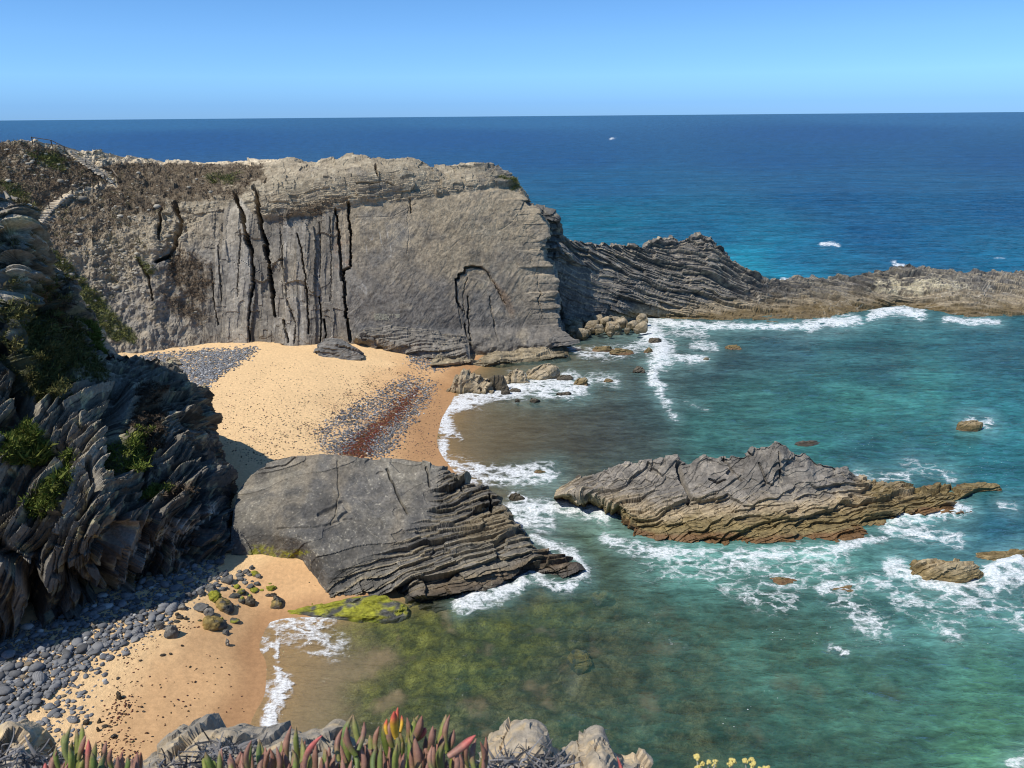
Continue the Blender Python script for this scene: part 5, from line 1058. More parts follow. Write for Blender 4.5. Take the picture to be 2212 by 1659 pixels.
asp = np.stack([r_.uniform(1.0, 1.45, len(pp)), r_.uniform(.75, 1.05, len(pp)), r_.uniform(.45, .75, len(pp))], -1)
size = asp * sz[:, None]; rot = r_.uniform(0, 6.28, len(pp))
pos = XY.copy(); pos[:, 2] += np.where(dens > 0, size[:, 2] * r_.uniform(.1, 1.1, len(pp)), size[:, 2] * r_.uniform(.05, .5, len(pp)))
PU, PV = to_px(pos); inv = (PU > 0) & (PV < 1640)
shadow_free = PV > np.interp(PU, [0, 110, 200, 300, 420, 500], [1520, 1440, 1390, 1330, 1275, 1225])
rank = np.where(inv & shadow_free, sz / np.linalg.norm(pos - CAM, axis=1), 0); big = np.argsort(-rank)[:300]
vm = []
for k in range(9):
    v, f = stone_variant(2, 30 + k); me = mesh_from('cobble', v, f, True); me.materials.append(PEB); vm.append(me)
isb = np.zeros(len(pp), bool); isb[big] = True
for i in big:
    dn = dens[i] > 0
    o = link('cobble', vm[i % 9], None, label='smooth blue-grey cobble in the dense shingle bank under the cliff' if dn else 'grey cobble half sunk in sand along the shingle edge', cat='cobble', group='cobbles of the dense shingle bank' if dn else 'cobbles scattered along the shingle edge')
    o.location = pos[i]; o.rotation_euler = (r_.uniform(-.3, .3), r_.uniform(-.3, .3), rot[i]); o.scale = size[i]
rest = np.where(~isb)[0]
def grey_cols(n, r, lo=.09, hi=.27):
    b = r.uniform(lo, hi, n)[:, None] * np.array([.985, 1.0, 1.02]); w = r.uniform(size=n) < .05; b[w] = np.array([.5, .49, .46]); t = r.uniform(size=n) < .06; b[t] = np.array([.24, .19, .13]); return b
base1 = [stone_variant(1, 60 + k) for k in range(6)]
rest = rest[(PU[rest] > -30)]
mid_ = rest[sz[rest] > .12]; tiny_ = rest[sz[rest] <= .12]
base0 = [stone_variant(0, 80 + k) for k in range(5)]
_ma = stones_mesh('shingle', base1, pos[mid_], size[mid_], rot[mid_], grey_cols(len(mid_), r_))
link('fine_shingle', stones_mesh('fine_shingle', base0, pos[tiny_], size[tiny_], rot[tiny_], grey_cols(len(tiny_), r_)), LOOSE, label='finest grey stones filling the gaps of the near shingle', cat='shingle', kind='stuff')
link('shingle', _ma, LOOSE, label='bank of smaller grey shingle stones under the near cliff', cat='shingle', kind='stuff')
base0 = [stone_variant(0, 80 + k) for k in range(5)]
def speckle(name, polys, label, lo, hi, colf, mat, flat=.6, cat='pebbles', lift=.25, base=base0, spread=1.0):
    P_ = np.concatenate([sample_poly(p, n, r_) for p, n in polys]); P_ = P_ + r_.normal(size=P_.shape) * np.array([10, 6]) * spread; G = on_ground(P_[:, 0], P_[:, 1]); n = len(P_)
    s_ = np.exp(r_.uniform(math.log(lo), math.log(hi), n)); S = np.stack([s_ * r_.uniform(.9, 1.6, n), s_ * r_.uniform(.7, 1.1, n), s_ * r_.uniform(.6, 1.1, n) * flat], -1)
    G[:, 2] += S[:, 2] * lift
    return link(name, stones_mesh(name, base, G, S, r_.uniform(0, 6.28, n), colf(n)), mat, label=label, cat=cat, kind='stuff')
speckle('pebble_bank', [([(255,782),(300,770),(365,764),(420,760),(470,756),(552,752),(538,770),(505,790),(470,812),(440,838),(425,832),(405,812),(360,800),(300,800)], 4600)], 'bluish pebble bank at the top of the far beach', .08, .22, lambda n: grey_cols(n, r_, .10, .30), LOOSE, spread=.7)
speckle('pebble_band', [([(690,935),(720,905),(770,875),(830,840),(870,815),(905,812),(915,835),(880,860),(830,900),(790,930),(750,975),(735,985),(705,980),(688,955)], 3000), ([(790,985),(800,950),(850,910),(900,860),(925,830),(940,820),(935,850),(905,890),(870,925),(835,985)], 1700), ([(885,765),(920,762),(962,780),(955,796),(915,795),(890,785)], 900)], 'grey and black pebble band slanting down the far beach', .06, .17, lambda n: grey_cols(n, r_, .05, .26), LOOSE)
speckle('beach_specks', [([(480,960),(560,900),(660,860),(800,780),(880,790),(930,800),(960,850),(950,990),(700,985),(560,1010)], 2300), ([(650,975),(720,955),(800,985),(660,990)], 500), ([(440,850),(600,780),(760,790),(640,900),(500,960)], 700), ([(640,930),(700,880),(830,800),(900,790),(930,840),(880,920),(820,985),(690,985)], 2200)], 'small dark stones and weed crumbs dotting the far sand', .035, .09, lambda n: np.stack([r_.uniform(.06, .16, n), r_.uniform(.05, .11, n), r_.uniform(.04, .09, n)], -1), LOOSE)
speckle('kelp_strand', [([(742,987),(752,962),(785,932),(845,882),(895,838),(905,848),(862,902),(812,942),(788,987)], 1900)], 'rust-brown strand of drift kelp across the far pebble band', .07, .17, lambda n: np.stack([r_.uniform(.09, .17, n), r_.uniform(.03, .055, n), r_.uniform(.012, .03, n)], -1), KELP, .5, 'kelp')
speckle('kelp_crumbs', [([(240,1480),(285,1440),(300,1470),(290,1530),(250,1590),(225,1620),(215,1590)], 260), ([(200,1600),(260,1560),(300,1600),(290,1659),(230,1659)], 180), ([(270,1420),(330,1380),(350,1390),(310,1430),(280,1470)], 130), ([(230,1480),(500,1400),(520,1560),(330,1640)], 90), ([(345,1355),(420,1350),(400,1380)], 40), ([(690,1225),(740,1225),(720,1250),(690,1262)], 60)], 'brown crumbs of dried kelp scattered over the near sand', .03, .085, lambda n: np.stack([r_.uniform(.05, .13, n), r_.uniform(.03, .055, n), r_.uniform(.018, .03, n)], -1), KELP, .5, 'kelp')
# ------------------------------------------------------------------ scrub and grass
def blades_mesh(name, base, dirs, length, width, cols, r, bend=.25, simple=False):
    """one thin bent blade (two triangles) per base point"""
    n = len(base); side = np.cross(dirs, r.normal(size=(n, 3))); side /= np.linalg.norm(side, axis=1)[:, None] + 1e-9
    mid = base + dirs * (length * .55)[:, None] + side * (length * bend * .3 * r.normal(size=n))[:, None]; tip = base + dirs * length[:, None] + (r.normal(size=(n, 3)) * (length * bend)[:, None])
    w = side * width[:, None] * .5
    if simple:
        V = np.stack([base - w, base + w, tip], 1).reshape(-1, 3); me = mesh_from(name, V, np.arange(3 * n).reshape(n, 3)); attr(me, 'col', np.repeat(cols, 3, 0)); return me
    V = np.stack([base - w * .7, base + w * .7, mid + w, mid - w, tip], 1).reshape(-1, 3); k = np.arange(n)[:, None] * 5
    V = V.reshape(n, 5, 3)[:, [0, 1, 2, 4]].reshape(-1, 3); k = np.arange(n)[:, None] * 4
    Fq = np.concatenate([k + np.array([[0, 1, 2]]), k + np.array([[0, 2, 3]])], 0)
    me = mesh_from(name, V, Fq); attr(me, 'col', np.repeat(cols, 4, 0)); return me
def tufts(name, P, N, mask, n_tuft, per, rad, hgt, width, colA, colB, label, seed, up=.6, cat='scrub', ball=0.0, simple=False):
    r = np.random.default_rng(seed); w = (mask * (mask > .25)).ravel(); w = w / w.sum(); idx = r.choice(len(w), n_tuft, p=w)
    b = P.reshape(-1, 3)[idx]; nn = N.reshape(-1, 3)[idx]; b = b + r.normal(size=b.shape) * np.array([.1, .1, .03])
    s = np.exp(r.normal(0, .35, n_tuft))
    ax = nn * (1 - up) + np.array([0, 0, 1.0]) * up; ax /= np.linalg.norm(ax, axis=1)[:, None]
    B = np.repeat(b, per, 0); A = np.repeat(ax, per, 0); S = np.repeat(s, per); m = len(B)
    rnd = r.normal(size=(m, 3)); rnd /= np.linalg.norm(rnd, axis=1)[:, None]
    D = A * .75 + rnd * .75; D /= np.linalg.norm(D, axis=1)[:, None]
    base = B + rnd * np.array([1, 1, .35]) * (rad * S * r.uniform(.1, 1, m))[:, None]
    if ball: base = base + A * (ball * S * r.uniform(0, 1, m))[:, None] * (1 - .6 * np.linalg.norm(rnd[:, :2], axis=1))[:, None]
    mixv = np.clip(np.repeat(r.uniform(0, 1, n_tuft), per) * .7 + r.uniform(0, .3, m), 0, 1)[:, None]
    c = np.array(colA) * (1 - mixv) + np.array(colB) * mixv; c = c * r.uniform(.75, 1.25, m)[:, None]
    return link(name, blades_mesh(name, base, D, hgt * S * r.uniform(.5, 1.2, m), width * S * r.uniform(.6, 1.3, m), c, r, simple=simple), FOLIAGE, label=label, cat=cat, kind='stuff')
hs_ = slice(0, hnf), slice(0, hns); vis = (HU[hs_] > -40)
tufts('dry_scrub', HD[hs_], N0[hs_], sc[hs_] * vis, 13000, 8, .20, .17, .07, (.30, .225, .15), (.19, .14, .09), 'brown dry scrub carpeting the slope above the headland face', 71, simple=True)
tufts('green_scrub', HD[hs_], N0[hs_], gn[hs_] * vis, 3600, 9, .22, .24, .07, (.13, .16, .045), (.25, .24, .085), 'green grass and low shrubs filling the gully and hollows of the headland', 72, cat='grass', simple=True)
mixm = np.clip(sstep(.02, .3, fbm(HP * .5 + 90, 3)) * sstep(330, 250, HU) + .6 * sstep(.15, .35, fbm(HP * .35 + 95, 3)) * sstep(520, 300, HU), 0, 1) * HF * sstep(730, 640, HV)
tufts('sparse_scrub', HD[hs_], N0[hs_], mixm[hs_] * vis, 4000, 7, .18, .17, .06, (.26, .21, .125), (.16, .16, .07), 'sparse olive tufts between the stones of the left slope', 73, simple=True)
cs_ = slice(0, cnf), slice(0, cns); cvis = (CU[cs_] > -30)
tufts('cliff_grass', CD[cs_], CN[cs_], cg[cs_] * cvis, 2600, 16, .16, .26, .028, (.10, .16, .022), (.21, .21, .05), 'bright green grass growing on the shelves of the near cliff', 74, cat='grass')
tufts('cliff_shrubs', CD[cs_], CN[cs_], cs[cs_] * cvis, 1500, 34, .24, .16, .05, (.075, .095, .025), (.19, .16, .055), 'dark green shrubs crowding the upper shelf of the near cliff', 75, cat='shrubs', ball=.45)
tufts('cliff_heath', CD[cs_], CN[cs_], cb[cs_] * cvis, 1100, 20, .18, .2, .035, (.13, .09, .06), (.09, .07, .045), 'brown heath on the rounded shoulder of the near cliff', 76)
dryc = np.clip(sstep(.1, .35, fbm(CP * .5 + 60, 3)) * sstep(16, 20, CP[..., 2]), 0, 1) * CF
tufts('cliff_tufts', CD[cs_], CN[cs_], dryc[cs_] * cvis, 500, 14, .14, .2, .03, (.10, .10, .035), (.16, .12, .06), 'dry tufts between the crags of the upper near cliff', 77)
# loose pale stones on the slope
r_ = np.random.default_rng(31)
w_ = (HF * sstep(500, 200, HU) * (1 - .5 * sc) * sstep(720, 600, HV) * (HU > 0)).ravel(); idx = r_.choice(len(w_), 1500, p=w_ / w_.sum()); b_ = HD.reshape(-1, 3)[idx]; s_ = np.exp(r_.normal(math.log(.13), .5, 1500))
link('slope_rubble', stones_mesh('slope_rubble', [stone_variant(0, 90 + k) for k in range(5)], b_, np.stack([s_ * 1.3, s_, s_ * .7], -1), r_.uniform(0, 6.28, 1500), np.array([.40, .36, .28]) * r_.uniform(.5, 1.2, 1500)[:, None]), LOOSE, label='pale loose stones strewn over the left slope of the headland', cat='rubble', kind='stuff')

# ------------------------------------------------------------------ steps, handrails, graffiti
_fu, _fv = to_px(HD[hs_]); _fp = HD[hs_]
_near = np.linalg.norm(_fp - CAM, axis=-1)
def pick(px, py):
    dd = np.hypot(_fu - px, _fv - py); k = np.where(dd < max(2.2, dd.min() + .5), _near, 1e9).argmin(); return _fp.reshape(-1, 3)[k].copy()
def box_mesh(name, hx, hy, hz):
    v = np.array([(x, y, z) for z in (-hz, hz) for y in (-hy, hy) for x in (-hx, hx)]); f = [(0, 2, 3, 1), (4, 5, 7, 6), (0, 1, 5, 4), (2, 6, 7, 3), (0, 4, 6, 2), (1, 3, 7, 5)]
    me = mesh_from(name, v, f); return me
WOOD = flat_material('weathered_wood', (.24, .20, .15), .9, .2, .3, 12); WOOD_D = flat_material('dark_wood', (.10, .08, .06), .9, .2, .3, 12); TREAD = flat_material('sandy_tread', (.70, .60, .45), .95, .1, .2, 5)
step_me = box_mesh('step', .8, .26, .10); step_me.materials.append(TREAD)
def stair(label, pts, n):
    root = link('stairway', None, label=label, cat='stairs'); pts = np.array(pts, float); s = np.concatenate([[0], np.cumsum(np.hypot(*np.diff(pts, axis=0).T))])
    q = np.linspace(0, s[-1], n); X = np.interp(q, s, pts[:, 0]); Y = np.interp(q, s, pts[:, 1]); W = np.array([pick(a, b) for a, b in zip(X, Y)])
    k = np.ones(5) / 5; Wp = np.pad(W, ((2, 2), (0, 0)), 'edge'); W = np.stack([np.convolve(Wp[:, i], k, 'valid') for i in range(3)], -1)
    root.location = W[-1]
    for i in range(n):
        t = W[min(i + 1, n - 1)] - W[max(i - 1, 0)]; a = math.atan2(t[1], t[0]) + math.pi / 2
        o = link('step', step_me, parent=root); o.location = W[i] - W[-1] + np.array([0, 0, .10]); o.rotation_euler = (0, 0, a)
    return W
stair('pale wooden steps zigzagging down from the clifftop path', [(150, 324), (168, 338), (190, 354), (216, 373), (247, 396)], 20)
stair('lower pale steps descending behind the near cliff', [(152, 420), (130, 432), (108, 449), (92, 467), (76, 488)], 15)
def bar(name, a, b, rad, mat, parent, sides=6):
    a = np.asarray(a, float); b = np.asarray(b, float); d = nrm(b - a); x = nrm(np.cross(d, [.3, .5, .81])); y = np.cross(d, x)
    ang = np.arange(sides) * 2 * np.pi / sides; ring = (np.cos(ang)[:, None] * x + np.sin(ang)[:, None] * y) * rad
    v = np.concatenate([a + ring, b + ring]); f = [(i, (i + 1) % sides, sides + (i + 1) % sides, sides + i) for i in range(sides)]
    me = bpy.data.meshes.new(name); me.from_pydata(v.tolist(), [], f + [tuple(range(sides))[::-1], tuple(range(sides, 2 * sides))]); me.materials.append(mat)
    return link(name, me, parent=parent)
def zz7(x, y): return (x / 5.486, 276.5 + y / 5.486)
def fence(label, posts, rails, mat=WOOD, mat2=WOOD_D):
    root = link('handrail', None, label=label, cat='handrail'); B = [pick(*zz7(*p)) for p in posts]
    for b in B: b[2] -= .1; bar('post', b, b + np.array([0, 0, 1.05]), .075, mat2, root)
    for i, j, ext in rails:
        a = B[i] + np.array([0, 0, .98]); c = B[j] + np.array([0, 0, .98]); bar('rail', a - (c - a) * .04, c + (c - a) * ext, .065, mat, root)
fence('wooden handrail on the clifftop against the sea, above the steps', [(385, 182), (618, 208), (780, 282)], [(0, 1, .0), (1, 2, .0)])
fence('wooden handrail along the upper flight of steps', [(870, 338), (1018, 442), (1130, 512), (1240, 612)], [(0, 1, .02), (1, 2, .02), (2, 3, .35)])
fence('short broken handrail at the bend of the steps', [(1330, 560), (1400, 640)], [(0, 1, .05)])
fence('dark handrail along the lower flight of steps', [(1180, 695), (1015, 728), (870, 788), (735, 852), (595, 952), (470, 1070)], [(0, 1, .02), (2, 3, .0), (3, 4, .02), (4, 5, .25)], WOOD_D)
PAINT = flat_material('chalky_paint', (.62, .60, .45), .9, .1, .2, 6)
gp = pick(830, 690); gq = pick(806, 690); ge = pick(856, 690)
gx = nrm(ge - gq); gu = nrm(pick(830, 676) - pick(830, 704)); gn_ = np.cross(gx, gu); gn_ = gn_ if gn_[1] < 0 else -gn_
cu = bpy.data.curves.new('graffiti', 'FONT'); cu.body = 'OME ELUA.  V Y  NO?\nPARA QUAR        -IO!\n ESTA PTM O  /'; cu.size = .42; cu.space_line = .85; cu.extrude = .01; cu.materials.append(PAINT)
go = link('graffiti', cu); gu = np.cross(gn_, gx)
mm = Matrix.Identity(4)
for i in range(3): mm[i][0], mm[i][1], mm[i][2], mm[i][3] = gx[i], gu[i], gn_[i], (gq + gu * .5 + gn_ * .12)[i]
go.matrix_world = mm
bpy.context.view_layer.update()
gm = bpy.data.meshes.new_from_object(go.evaluated_get(bpy.context.evaluated_depsgraph_get())); gmm = go.matrix_world.copy(); bpy.data.objects.remove(go)
go = link('graffiti', gm, None, label='small cream painted lettering low on the headland face', cat='graffiti'); go.matrix_world = gmm
# ------------------------------------------------------------------ the clifftop under the camera
lx = np.linspace(-11, 11, 240); ly = np.concatenate([np.linspace(-4, 2.3, 90), np.linspace(2.3, 14, 50)[1:]])
LX_, LY_ = np.meshgrid(lx, ly); q = np.stack([LX_, LY_, 0 * LX_], -1)
lz = 34.25 - .10 * sstep(0.8, 1.4, LY_) - 1.15 * sstep(1.35, 2.35, LY_) - np.maximum(LY_ - 2.3, 0) * 2.95
lz = lz + .05 * fbm(q * 2.5 + 3, 4) + np.where(LY_ > 2.2, .5 * fbm(q * .7 + 9, 4), 0)
LP = np.stack([LX_ * (1 + np.maximum(LY_ - 2, 0) * .5), LY_, lz], -1)
n1 = fbm(q * 3 + 5, 4); lc = lerp(np.array([.17, .13, .09]), np.array([.30, .26, .19]), sstep(-.3, .3, n1))
grid_obj('clifftop', LP, ROCK_NEAR, attrs={'col': lc, 'wet': 0 * n1}, label='earthy clifftop edge under the viewpoint', kind='structure')
FGROCK = rock_material('lichened_sandstone', 22.0, .012, .35)
def fg_rock(label, crest, seed, Y=2.1, dy=.32, tint=(.52, .42, .285), tint2=(.36, .32, .26)):
    a = np.array(crest, float); f = np.linspace(0, 1, len(a))
    r0 = [(x, 1790, Y - dy * 1.15) for x, y in crest]; r1 = [(x, y + .45 * (1720 - y) + 20, Y - dy * .75) for x, y in crest]; r2 = [(x, y + 14, Y - dy * .3) for x, y in crest]; r3 = [(x, y, Y) for x, y in crest]
    P, nf, ns = patch([r0, r1, r2, r3], 120, 60, back=((0, .10, -.05, 6), (.0, .22, -.6, 8)))
    N, fl = outward(P); d = .03 * fbm(P * 4 + seed, 4) + .022 * (ridged(P * 7 + seed, 3) - .4) + .004 * fbm(P * 30, 3)
    for th, am in ((.11, .045), (.045, .02)):
        v_, f_, l_, g_ = strata(P, nrm([.5, .3, .8]), nrm([.8, -.2, -.4]), th, th * 3, seed, .02, 3.0); d += (v_ - .5) * am + (f_ - .5) * am * .4
    nA = fbm(P * 6 + seed, 4); nB = fbm(P * 25 + seed, 3)
    c = lerp(np.array(tint2), np.array(tint), sstep(-.3, .3, nA)); c = lerp(c, np.array([.48, .36, .19]), sstep(.15, .4, nB + .4 * nA) * .6); c = c * (1 + .3 * nB)[..., None]
    return grid_obj('clifftop_rock', P + N * d[..., None], FGROCK, flip=fl, attrs={'col': c, 'wet': 0 * nA}, label=label, cat='rock')
fg_rock('tan boulder with a sloping top just behind the ice plant leaves', [(1036, 1665), (1054, 1604), (1091, 1598), (1123, 1585), (1148, 1585), (1163, 1601), (1177, 1624), (1203, 1641), (1216, 1668)], 3)
fg_rock('tan lumpy rock with a knob on top at the bottom edge', [(1200, 1668), (1220, 1638), (1260, 1624), (1266, 1608), (1280, 1599), (1296, 1597), (1312, 1605), (1323, 1627), (1352, 1638), (1381, 1641), (1412, 1668)], 8, 2.15)
fg_rock('wide grey-brown rock slab behind the dry plant tangle', [(300, 1662), (334, 1634), (356, 1629), (361, 1606), (390, 1603), (409, 1594), (433, 1586), (456, 1583), (491, 1584), (512, 1591), (573, 1596), (623, 1594), (659, 1599), (698, 1602), (706, 1593), (719, 1591), (731, 1598), (738, 1612), (790, 1630), (850, 1660)], 13, 2.2, .4, (.42, .36, .27), (.28, .26, .225))
fg_rock('pale corner rock at the very left of the clifftop', [(-60, 1600), (-15, 1586), (18, 1583), (42, 1591), (55, 1608), (62, 1628), (70, 1665)], 19, 2.0)

# ice plants: every fleshy leaf is its own part
def leaf_material():
    m, nd, lk, bs = new_mat('fleshy_leaf'); a = attr_node(nd, 'col'); n = tex_noise(nd, lk, 60, 4, .6, coords(nd))
    lk.new(mixcol(nd, lk, 1.0, a.outputs['Color'], maprange(nd, lk, n.outputs['Fac'], .3, .7, .72, 1.22), 'MULTIPLY'), bs.inputs['Base Color'])
    bs.inputs['Roughness'].default_value = .6; bs.inputs['Specular IOR Level'].default_value = .4
    bs.inputs['Subsurface Weight'].default_value = .12; bs.inputs['Subsurface Radius'].default_value = (.006, .006, .002); bs.inputs['Subsurface Scale'].default_value = 1.0
    return m
LEAF = leaf_material(); r_ = np.random.default_rng(77)
GREENC = np.array([.19, .225, .05]); ROSE = np.array([.30, .15, .105]); PINK = np.array([.46, .11, .09])
def leaf(parent, origin, bx, by, tx, ty, w, kind):
    t0 = 2.0 + r_.uniform(-.13, .13); ex = .45
    bx2, by2 = bx + (bx - tx) * ex * .5, by + (by - ty) * ex
    A = at_t(np.array(bx2), np.array(by2), np.array(t0)); B = at_t(np.array(tx), np.array(ty), np.array(t0 + r_.uniform(-.03, .05)))
    L = np.linalg.norm(B - A); ax = (B - A) / L; sid = nrm(np.cross(ax, -FWD)); fr = np.cross(sid, ax); bend = r_.uniform(-.14, .14) * L; bendf = r_.uniform(-.03, .08) * L; w = w * 1.22
    n, k = 11, 7; s = np.linspace(0, 1, n); W = w * t0 / FOC * .5
    prof = np.where(s < .55, .72 + .28 * np.sin(s / .55 * np.pi / 2), np.maximum(1 - ((s - .55) / .45) ** 2.1, 0.0)); prof[-1] = .05
    ang = np.arange(k) * 2 * np.pi / k + r_.uniform(0, 6); tri = 1 + .16 * np.cos(3 * (ang - ang[0]))
    V = []
    for i in range(n):
        c = A + ax * L * s[i] + sid * bend * math.sin(s[i] * np.pi) + fr * bendf * math.sin(s[i] * np.pi)
        V.append(c + (np.cos(ang) * tri)[:, None] * sid * W * prof[i] + (np.sin(ang) * tri)[:, None] * fr * W * prof[i])
    V = np.concatenate(V) - origin; i = np.arange(n * k).reshape(n, k); j = np.roll(i, -1, 1)
    Fq = np.stack([i[:-1], j[:-1], j[1:], i[1:]], -1).reshape(-1, 4)
    sv = np.repeat(s, k); side_t = np.tile(np.clip(tri - 1, 0, 1) / .16, n)
    g = GREENC * r_.uniform(.75, 1.2) * np.array([r_.uniform(.8, 1.15), 1, r_.uniform(.7, 1.4)]); rr = ROSE * r_.uniform(.8, 1.15)
    if kind == 'g': c = lerp(g, rr, np.clip(sstep(.70, 1.0, sv) * .7 + side_t * .16, 0, 1))
    elif kind == 'r': c = lerp(lerp(g, rr, np.clip(sstep(.0, .62, sv) * .95 + side_t * .15, 0, 1)), PINK, sstep(.88, 1, sv) * .5)
    elif kind == 'p': c = lerp(rr, PINK * 1.15, sstep(.3, .8, sv))
    else: c = lerp(np.array([.62, .36, .03]), np.array([.58, .10, .06]), sstep(.45, .85, sv))
    me = mesh_from('leaf', V, Fq, True); attr(me, 'col', c)
    link('leaf', me, LEAF, parent=parent)
Z3L = [(95,385,70,640,40,'g'),(160,375,170,640,38,'g'),(210,445,240,640,45,'r'),(300,440,310,640,38,'r'),(345,395,390,560,40,'g'),(425,265,400,520,45,'r'),(465,265,490,480,40,'g'),(510,365,480,600,40,'g'),(540,390,510,640,40,'r'),(685,345,560,560,45,'p'),(630,425,630,660,50,'r'),(675,530,665,660,40,'r'),(700,450,760,620,40,'g'),
 (850,290,830,480,40,'r'),(935,175,870,440,50,'g'),(940,180,990,380,45,'g'),(885,275,945,440,50,'r'),(1030,235,990,400,35,'r'),(820,405,900,560,55,'r'),(1000,355,960,520,40,'r'),(985,475,1260,520,50,'r'),(930,455,950,640,35,'g'),(1020,480,1030,660,40,'r'),(1155,270,1130,420,40,'r'),(1190,245,1250,480,65,'g'),(1240,240,1260,380,50,'r'),(1280,145,1290,290,55,'o'),(1310,115,1300,300,45,'o'),(1220,210,1220,300,25,'o'),(1340,180,1330,280,25,'o'),(1385,200,1385,340,35,'r'),(1440,200,1420,330,40,'g'),(1480,180,1440,330,40,'g'),(1510,185,1430,350,55,'r'),(1540,285,1480,350,55,'p'),(1710,175,1650,370,55,'g'),(1740,175,1720,380,45,'r'),(1775,300,1730,440,45,'r'),(1600,270,1580,420,50,'r'),(1625,290,1600,480,50,'r'),(1955,345,1770,470,55,'p'),(1960,370,1950,560,40,'r'),(2040,360,1990,560,40,'r'),(1900,400,1890,600,50,'r'),(1815,480,1830,640,40,'r'),(1540,350,1560,560,50,'r'),(1440,340,1470,620,60,'r'),(1395,360,1380,560,45,'g'),(1270,380,1270,560,45,'r'),(1170,420,1170,660,40,'g'),(1130,440,1120,620,40,'g'),(1700,390,1690,600,50,'g'),(1640,520,1640,660,40,'g'),(1075,345,1080,480,40,'g'),(1060,400,1050,560,45,'g'),(1110,390,1130,520,40,'r'),(1330,320,1320,500,45,'g'),(1350,400,1345,600,50,'g'),(1300,330,1300,480,40,'g'),(1680,340,1660,480,45,'r'),(1750,430,1745,600,45,'g'),(1610,420,1600,600,50,'r'),(1500,460,1500,640,55,'r'),(850,360,870,560,50,'g'),(1210,520,1215,680,50,'g'),(1420,520,1420,680,50,'g'),(1570,540,1570,680,45,'r'),(1090,540,1080,680,45,'r'),(980,560,985,690,40,'g'),(860,540,870,690,45,'g'),(790,500,800,660,40,'r'),(1780,340,1770,470,35,'g')]
Z2L = [(415,285,430,560,45,'g'),(460,320,480,600,50,'g'),(510,285,490,460,40,'g'),(350,355,380,480,35,'g'),(545,380,490,540,40,'r'),(570,420,560,640,45,'p'),(640,440,600,660,45,'g'),(690,450,690,640,40,'g'),(735,440,710,580,40,'r'),(270,490,300,640,40,'g'),(340,470,350,640,40,'g'),(210,620,240,720,40,'r'),(320,615,330,720,40,'r'),(785,510,790,640,40,'r'),(890,530,880,700,40,'r'),(700,580,740,700,45,'r'),(930,580,900,700,40,'g'),(1055,540,1050,690,40,'r'),(975,600,1010,700,45,'r'),(170,640,190,730,40,'p'),(420,430,440,640,45,'g'),(520,500,520,680,45,'r'),(460,560,470,700,45,'g'),(600,540,600,700,40,'g'),(390,480,400,660,45,'g')]
Z2M = [(1645,540,1740,690,55,'g'),(1625,600,1640,690,45,'g'),(1780,590,1800,690,40,'r'),(1860,600,1880,690,45,'r'),(1975,535,1920,690,50,'r'),(2070,435,2060,640,45,'r'),(2145,415,2160,640,45,'g'),(1700,620,1720,700,45,'g'),(2010,600,2020,700,45,'r')]
def z3(l): return (518.4 + l[2] / 3.84, 1497.7 + l[3] / 3.84, 518.4 + l[0] / 3.84, 1497.7 + l[1] / 3.84, l[4] / 3.84, l[5])
def z2(l): return (57.6 + l[2] / 4.267, 1497.7 + l[3] / 4.267, 57.6 + l[0] / 4.267, 1497.7 + l[1] / 4.267, l[4] / 4.267, l[5])
def plant(label, leaves):
    xs = np.mean([l[0] for l in leaves]); org = at_t(np.array(xs), np.array(1740.0), np.array(2.0)); root = link('ice_plant', None, label=label, cat='plant'); root.location = org
    for l in leaves: leaf(root, org, *l)
def mat_leaves(x0, x1, n, top):
    out = []
    for _ in range(n):
        x = r_.uniform(x0, x1); y = r_.uniform(top, 1652); out.append((x + r_.uniform(-10, 10), y + r_.uniform(40, 60), x, y, r_.uniform(8.5, 12), r_.choice(['g', 'r', 'r'])))
    return out
plant('small ice plant clump over the shingle with green finger leaves', [z2(l) for l in Z2L] + mat_leaves(110, 300, 22, 1622))
plant('rosy ice plant clump in front of the grey clifftop slab', [z2(l) for l in Z2M] + [z3(l) for l in Z3L[:13]] + mat_leaves(445, 720, 34, 1612))
plant('largest ice plant clump with a yellow and red withering flower tip', [z3(l) for l in Z3L[13:]] + [(1332, 1690, 1333, 1634, 8, 'p')] + mat_leaves(730, 1045, 48, 1600))
# dry tangled litter
def litter(label, poly, n, seed, Y=1.75):
    r = np.random.default_rng(seed); p = sample_poly(poly, n, r); B = at_y(p[:, 0], p[:, 1], np.full(n, Y) + r.uniform(-.1, .12, n))
    V = []; Fc = []; Cc = []
    for i in range(n):
        L = r.uniform(.03, .085); w = r.uniform(.0025, .006); d = nrm(r.normal(size=3) * np.array([1, .6, .55]) + np.array([0, 0, .15])); cv = nrm(r.normal(size=3)); m = 7; s = np.linspace(0, 1, m)
        c = B[i] + d * (s * L)[:, None] + cv * (np.sin(s * np.pi * r.uniform(.6, 1.4)) * L * r.uniform(.1, .4))[:, None]; sd = nrm(np.cross(d, cv) + 1e-3); ww = (w * (1 - .7 * s))[:, None] * sd; up_ = nrm(np.cross(sd, d)) * w * .5
        o = len(V) * 0 + sum(len(v) for v in V); V.append(np.concatenate([c - ww, c + up_, c + ww])); k = np.arange(m - 1)
        Fc.append(np.concatenate([np.stack([o + k, o + k + 1, o + m + k + 1, o + m + k], -1), np.stack([o + m + k, o + m + k + 1, o + 2 * m + k + 1, o + 2 * m + k], -1)])); g = r.uniform(.06, .30); Cc.append(np.tile(np.array([g, g * .96, g * .94]), (3 * m, 1)))
    me = mesh_from('dry_litter', np.concatenate(V), np.concatenate(Fc), True); attr(me, 'col', np.concatenate(Cc)); link('dry_litter', me, FOLIAGE, label=label, cat='dead leaves', kind='stuff')
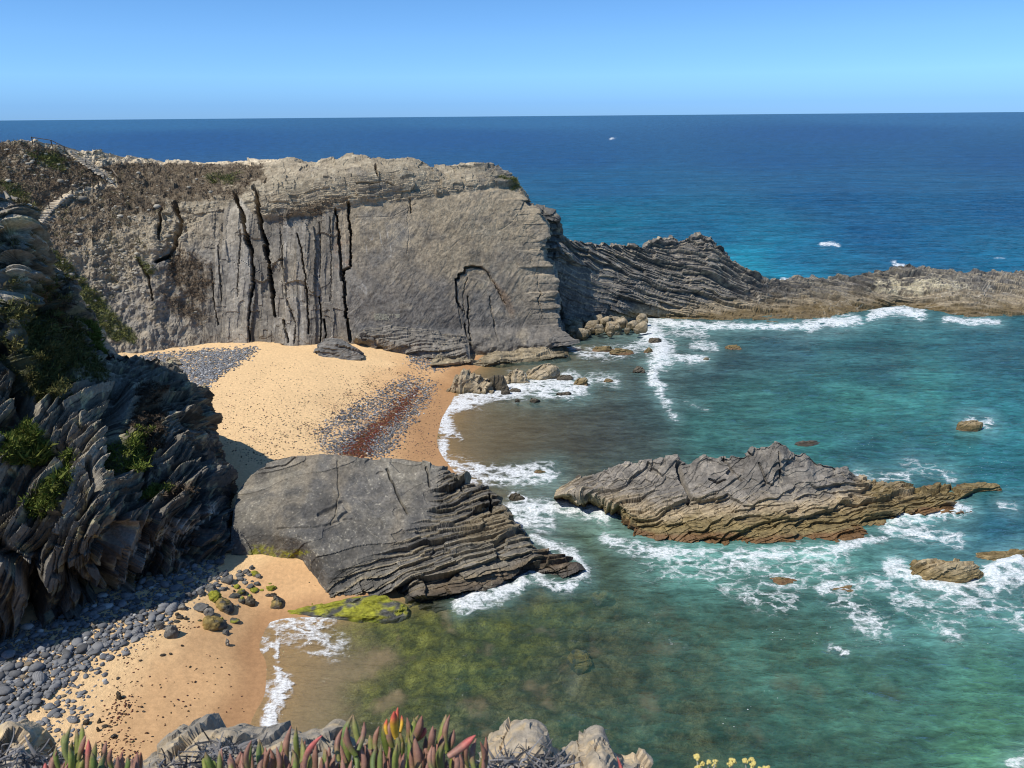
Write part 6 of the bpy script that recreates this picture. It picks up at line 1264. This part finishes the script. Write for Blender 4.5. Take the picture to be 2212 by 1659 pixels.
litter('grey tangle of dead ice plant leaves by the small clump', [(-10, 1620), (60, 1622), (110, 1640), (240, 1655), (320, 1672), (330, 1710), (-10, 1710)], 420, 1, 1.72)
litter('grey tangle of dead stems on the slab', [(330, 1655), (430, 1640), (450, 1602), (475, 1608), (500, 1615), (530, 1605), (525, 1640), (560, 1660), (560, 1700), (330, 1700)], 340, 2, 1.85)
litter('dark curled dead leaves in front of the tan boulder', [(1050, 1650), (1100, 1636), (1175, 1632), (1215, 1655), (1230, 1690), (1050, 1690)], 320, 3, 1.80)
# pale yellow everlasting flowers
YEL = flat_material('straw_yellow_petals', (.62, .50, .16), .8, .2, .25, 300); STEM = flat_material('felted_stem', (.42, .42, .33), .9, .1, .2, 40)
fm_v, fm_f = ico(1)
def sprig(label, heads):
    o0 = at_t(np.array(1036.9 + np.mean([h[0] for h in heads]) / 3.491), np.array(1700.0), np.array(1.9)); root = link('flower_sprig', None, label=label, cat='flowers'); root.location = o0
    for (x, y, rr) in heads:
        c = at_t(np.array(1036.9 + x / 3.491), np.array(1497.7 + y / 3.491), np.array(1.9 + r_.uniform(-.03, .03))) - o0; R_ = rr / 3.491 * 1.9 / FOC
        vs_ = []; fs_ = []
        for k in range(13):
            d = nrm(r_.normal(size=3) + np.array([0, 0, .5])); q_ = c + d * np.array([1, 1, .75]) * R_ * .72; vs_.append(fm_v * R_ * r_.uniform(.32, .46) + q_); fs_.append(fm_f + 42 * k)
        me = mesh_from('flower_head', np.concatenate(vs_), np.concatenate(fs_), True); link('flower_head', me, YEL, parent=root)
        bar('stem', c, np.array([c[0] * .6, c[1] * .6, 0.0]) , .0016, STEM, root)
sprig('left sprig of pale yellow everlasting flowers at the bottom edge', [(1635, 485, 30), (1670, 528, 25), (1725, 525, 24), (1765, 547, 18), (1775, 515, 20), (1640, 562, 24)])
sprig('middle pair of pale yellow everlasting flower heads', [(1905, 512, 28), (1885, 533, 22)])
sprig('right sprig of pale yellow everlasting flowers at the bottom edge', [(2000, 510, 22), (2050, 505, 24), (2068, 530, 20), (2045, 548, 20), (2160, 562, 26), (2110, 570, 20)])
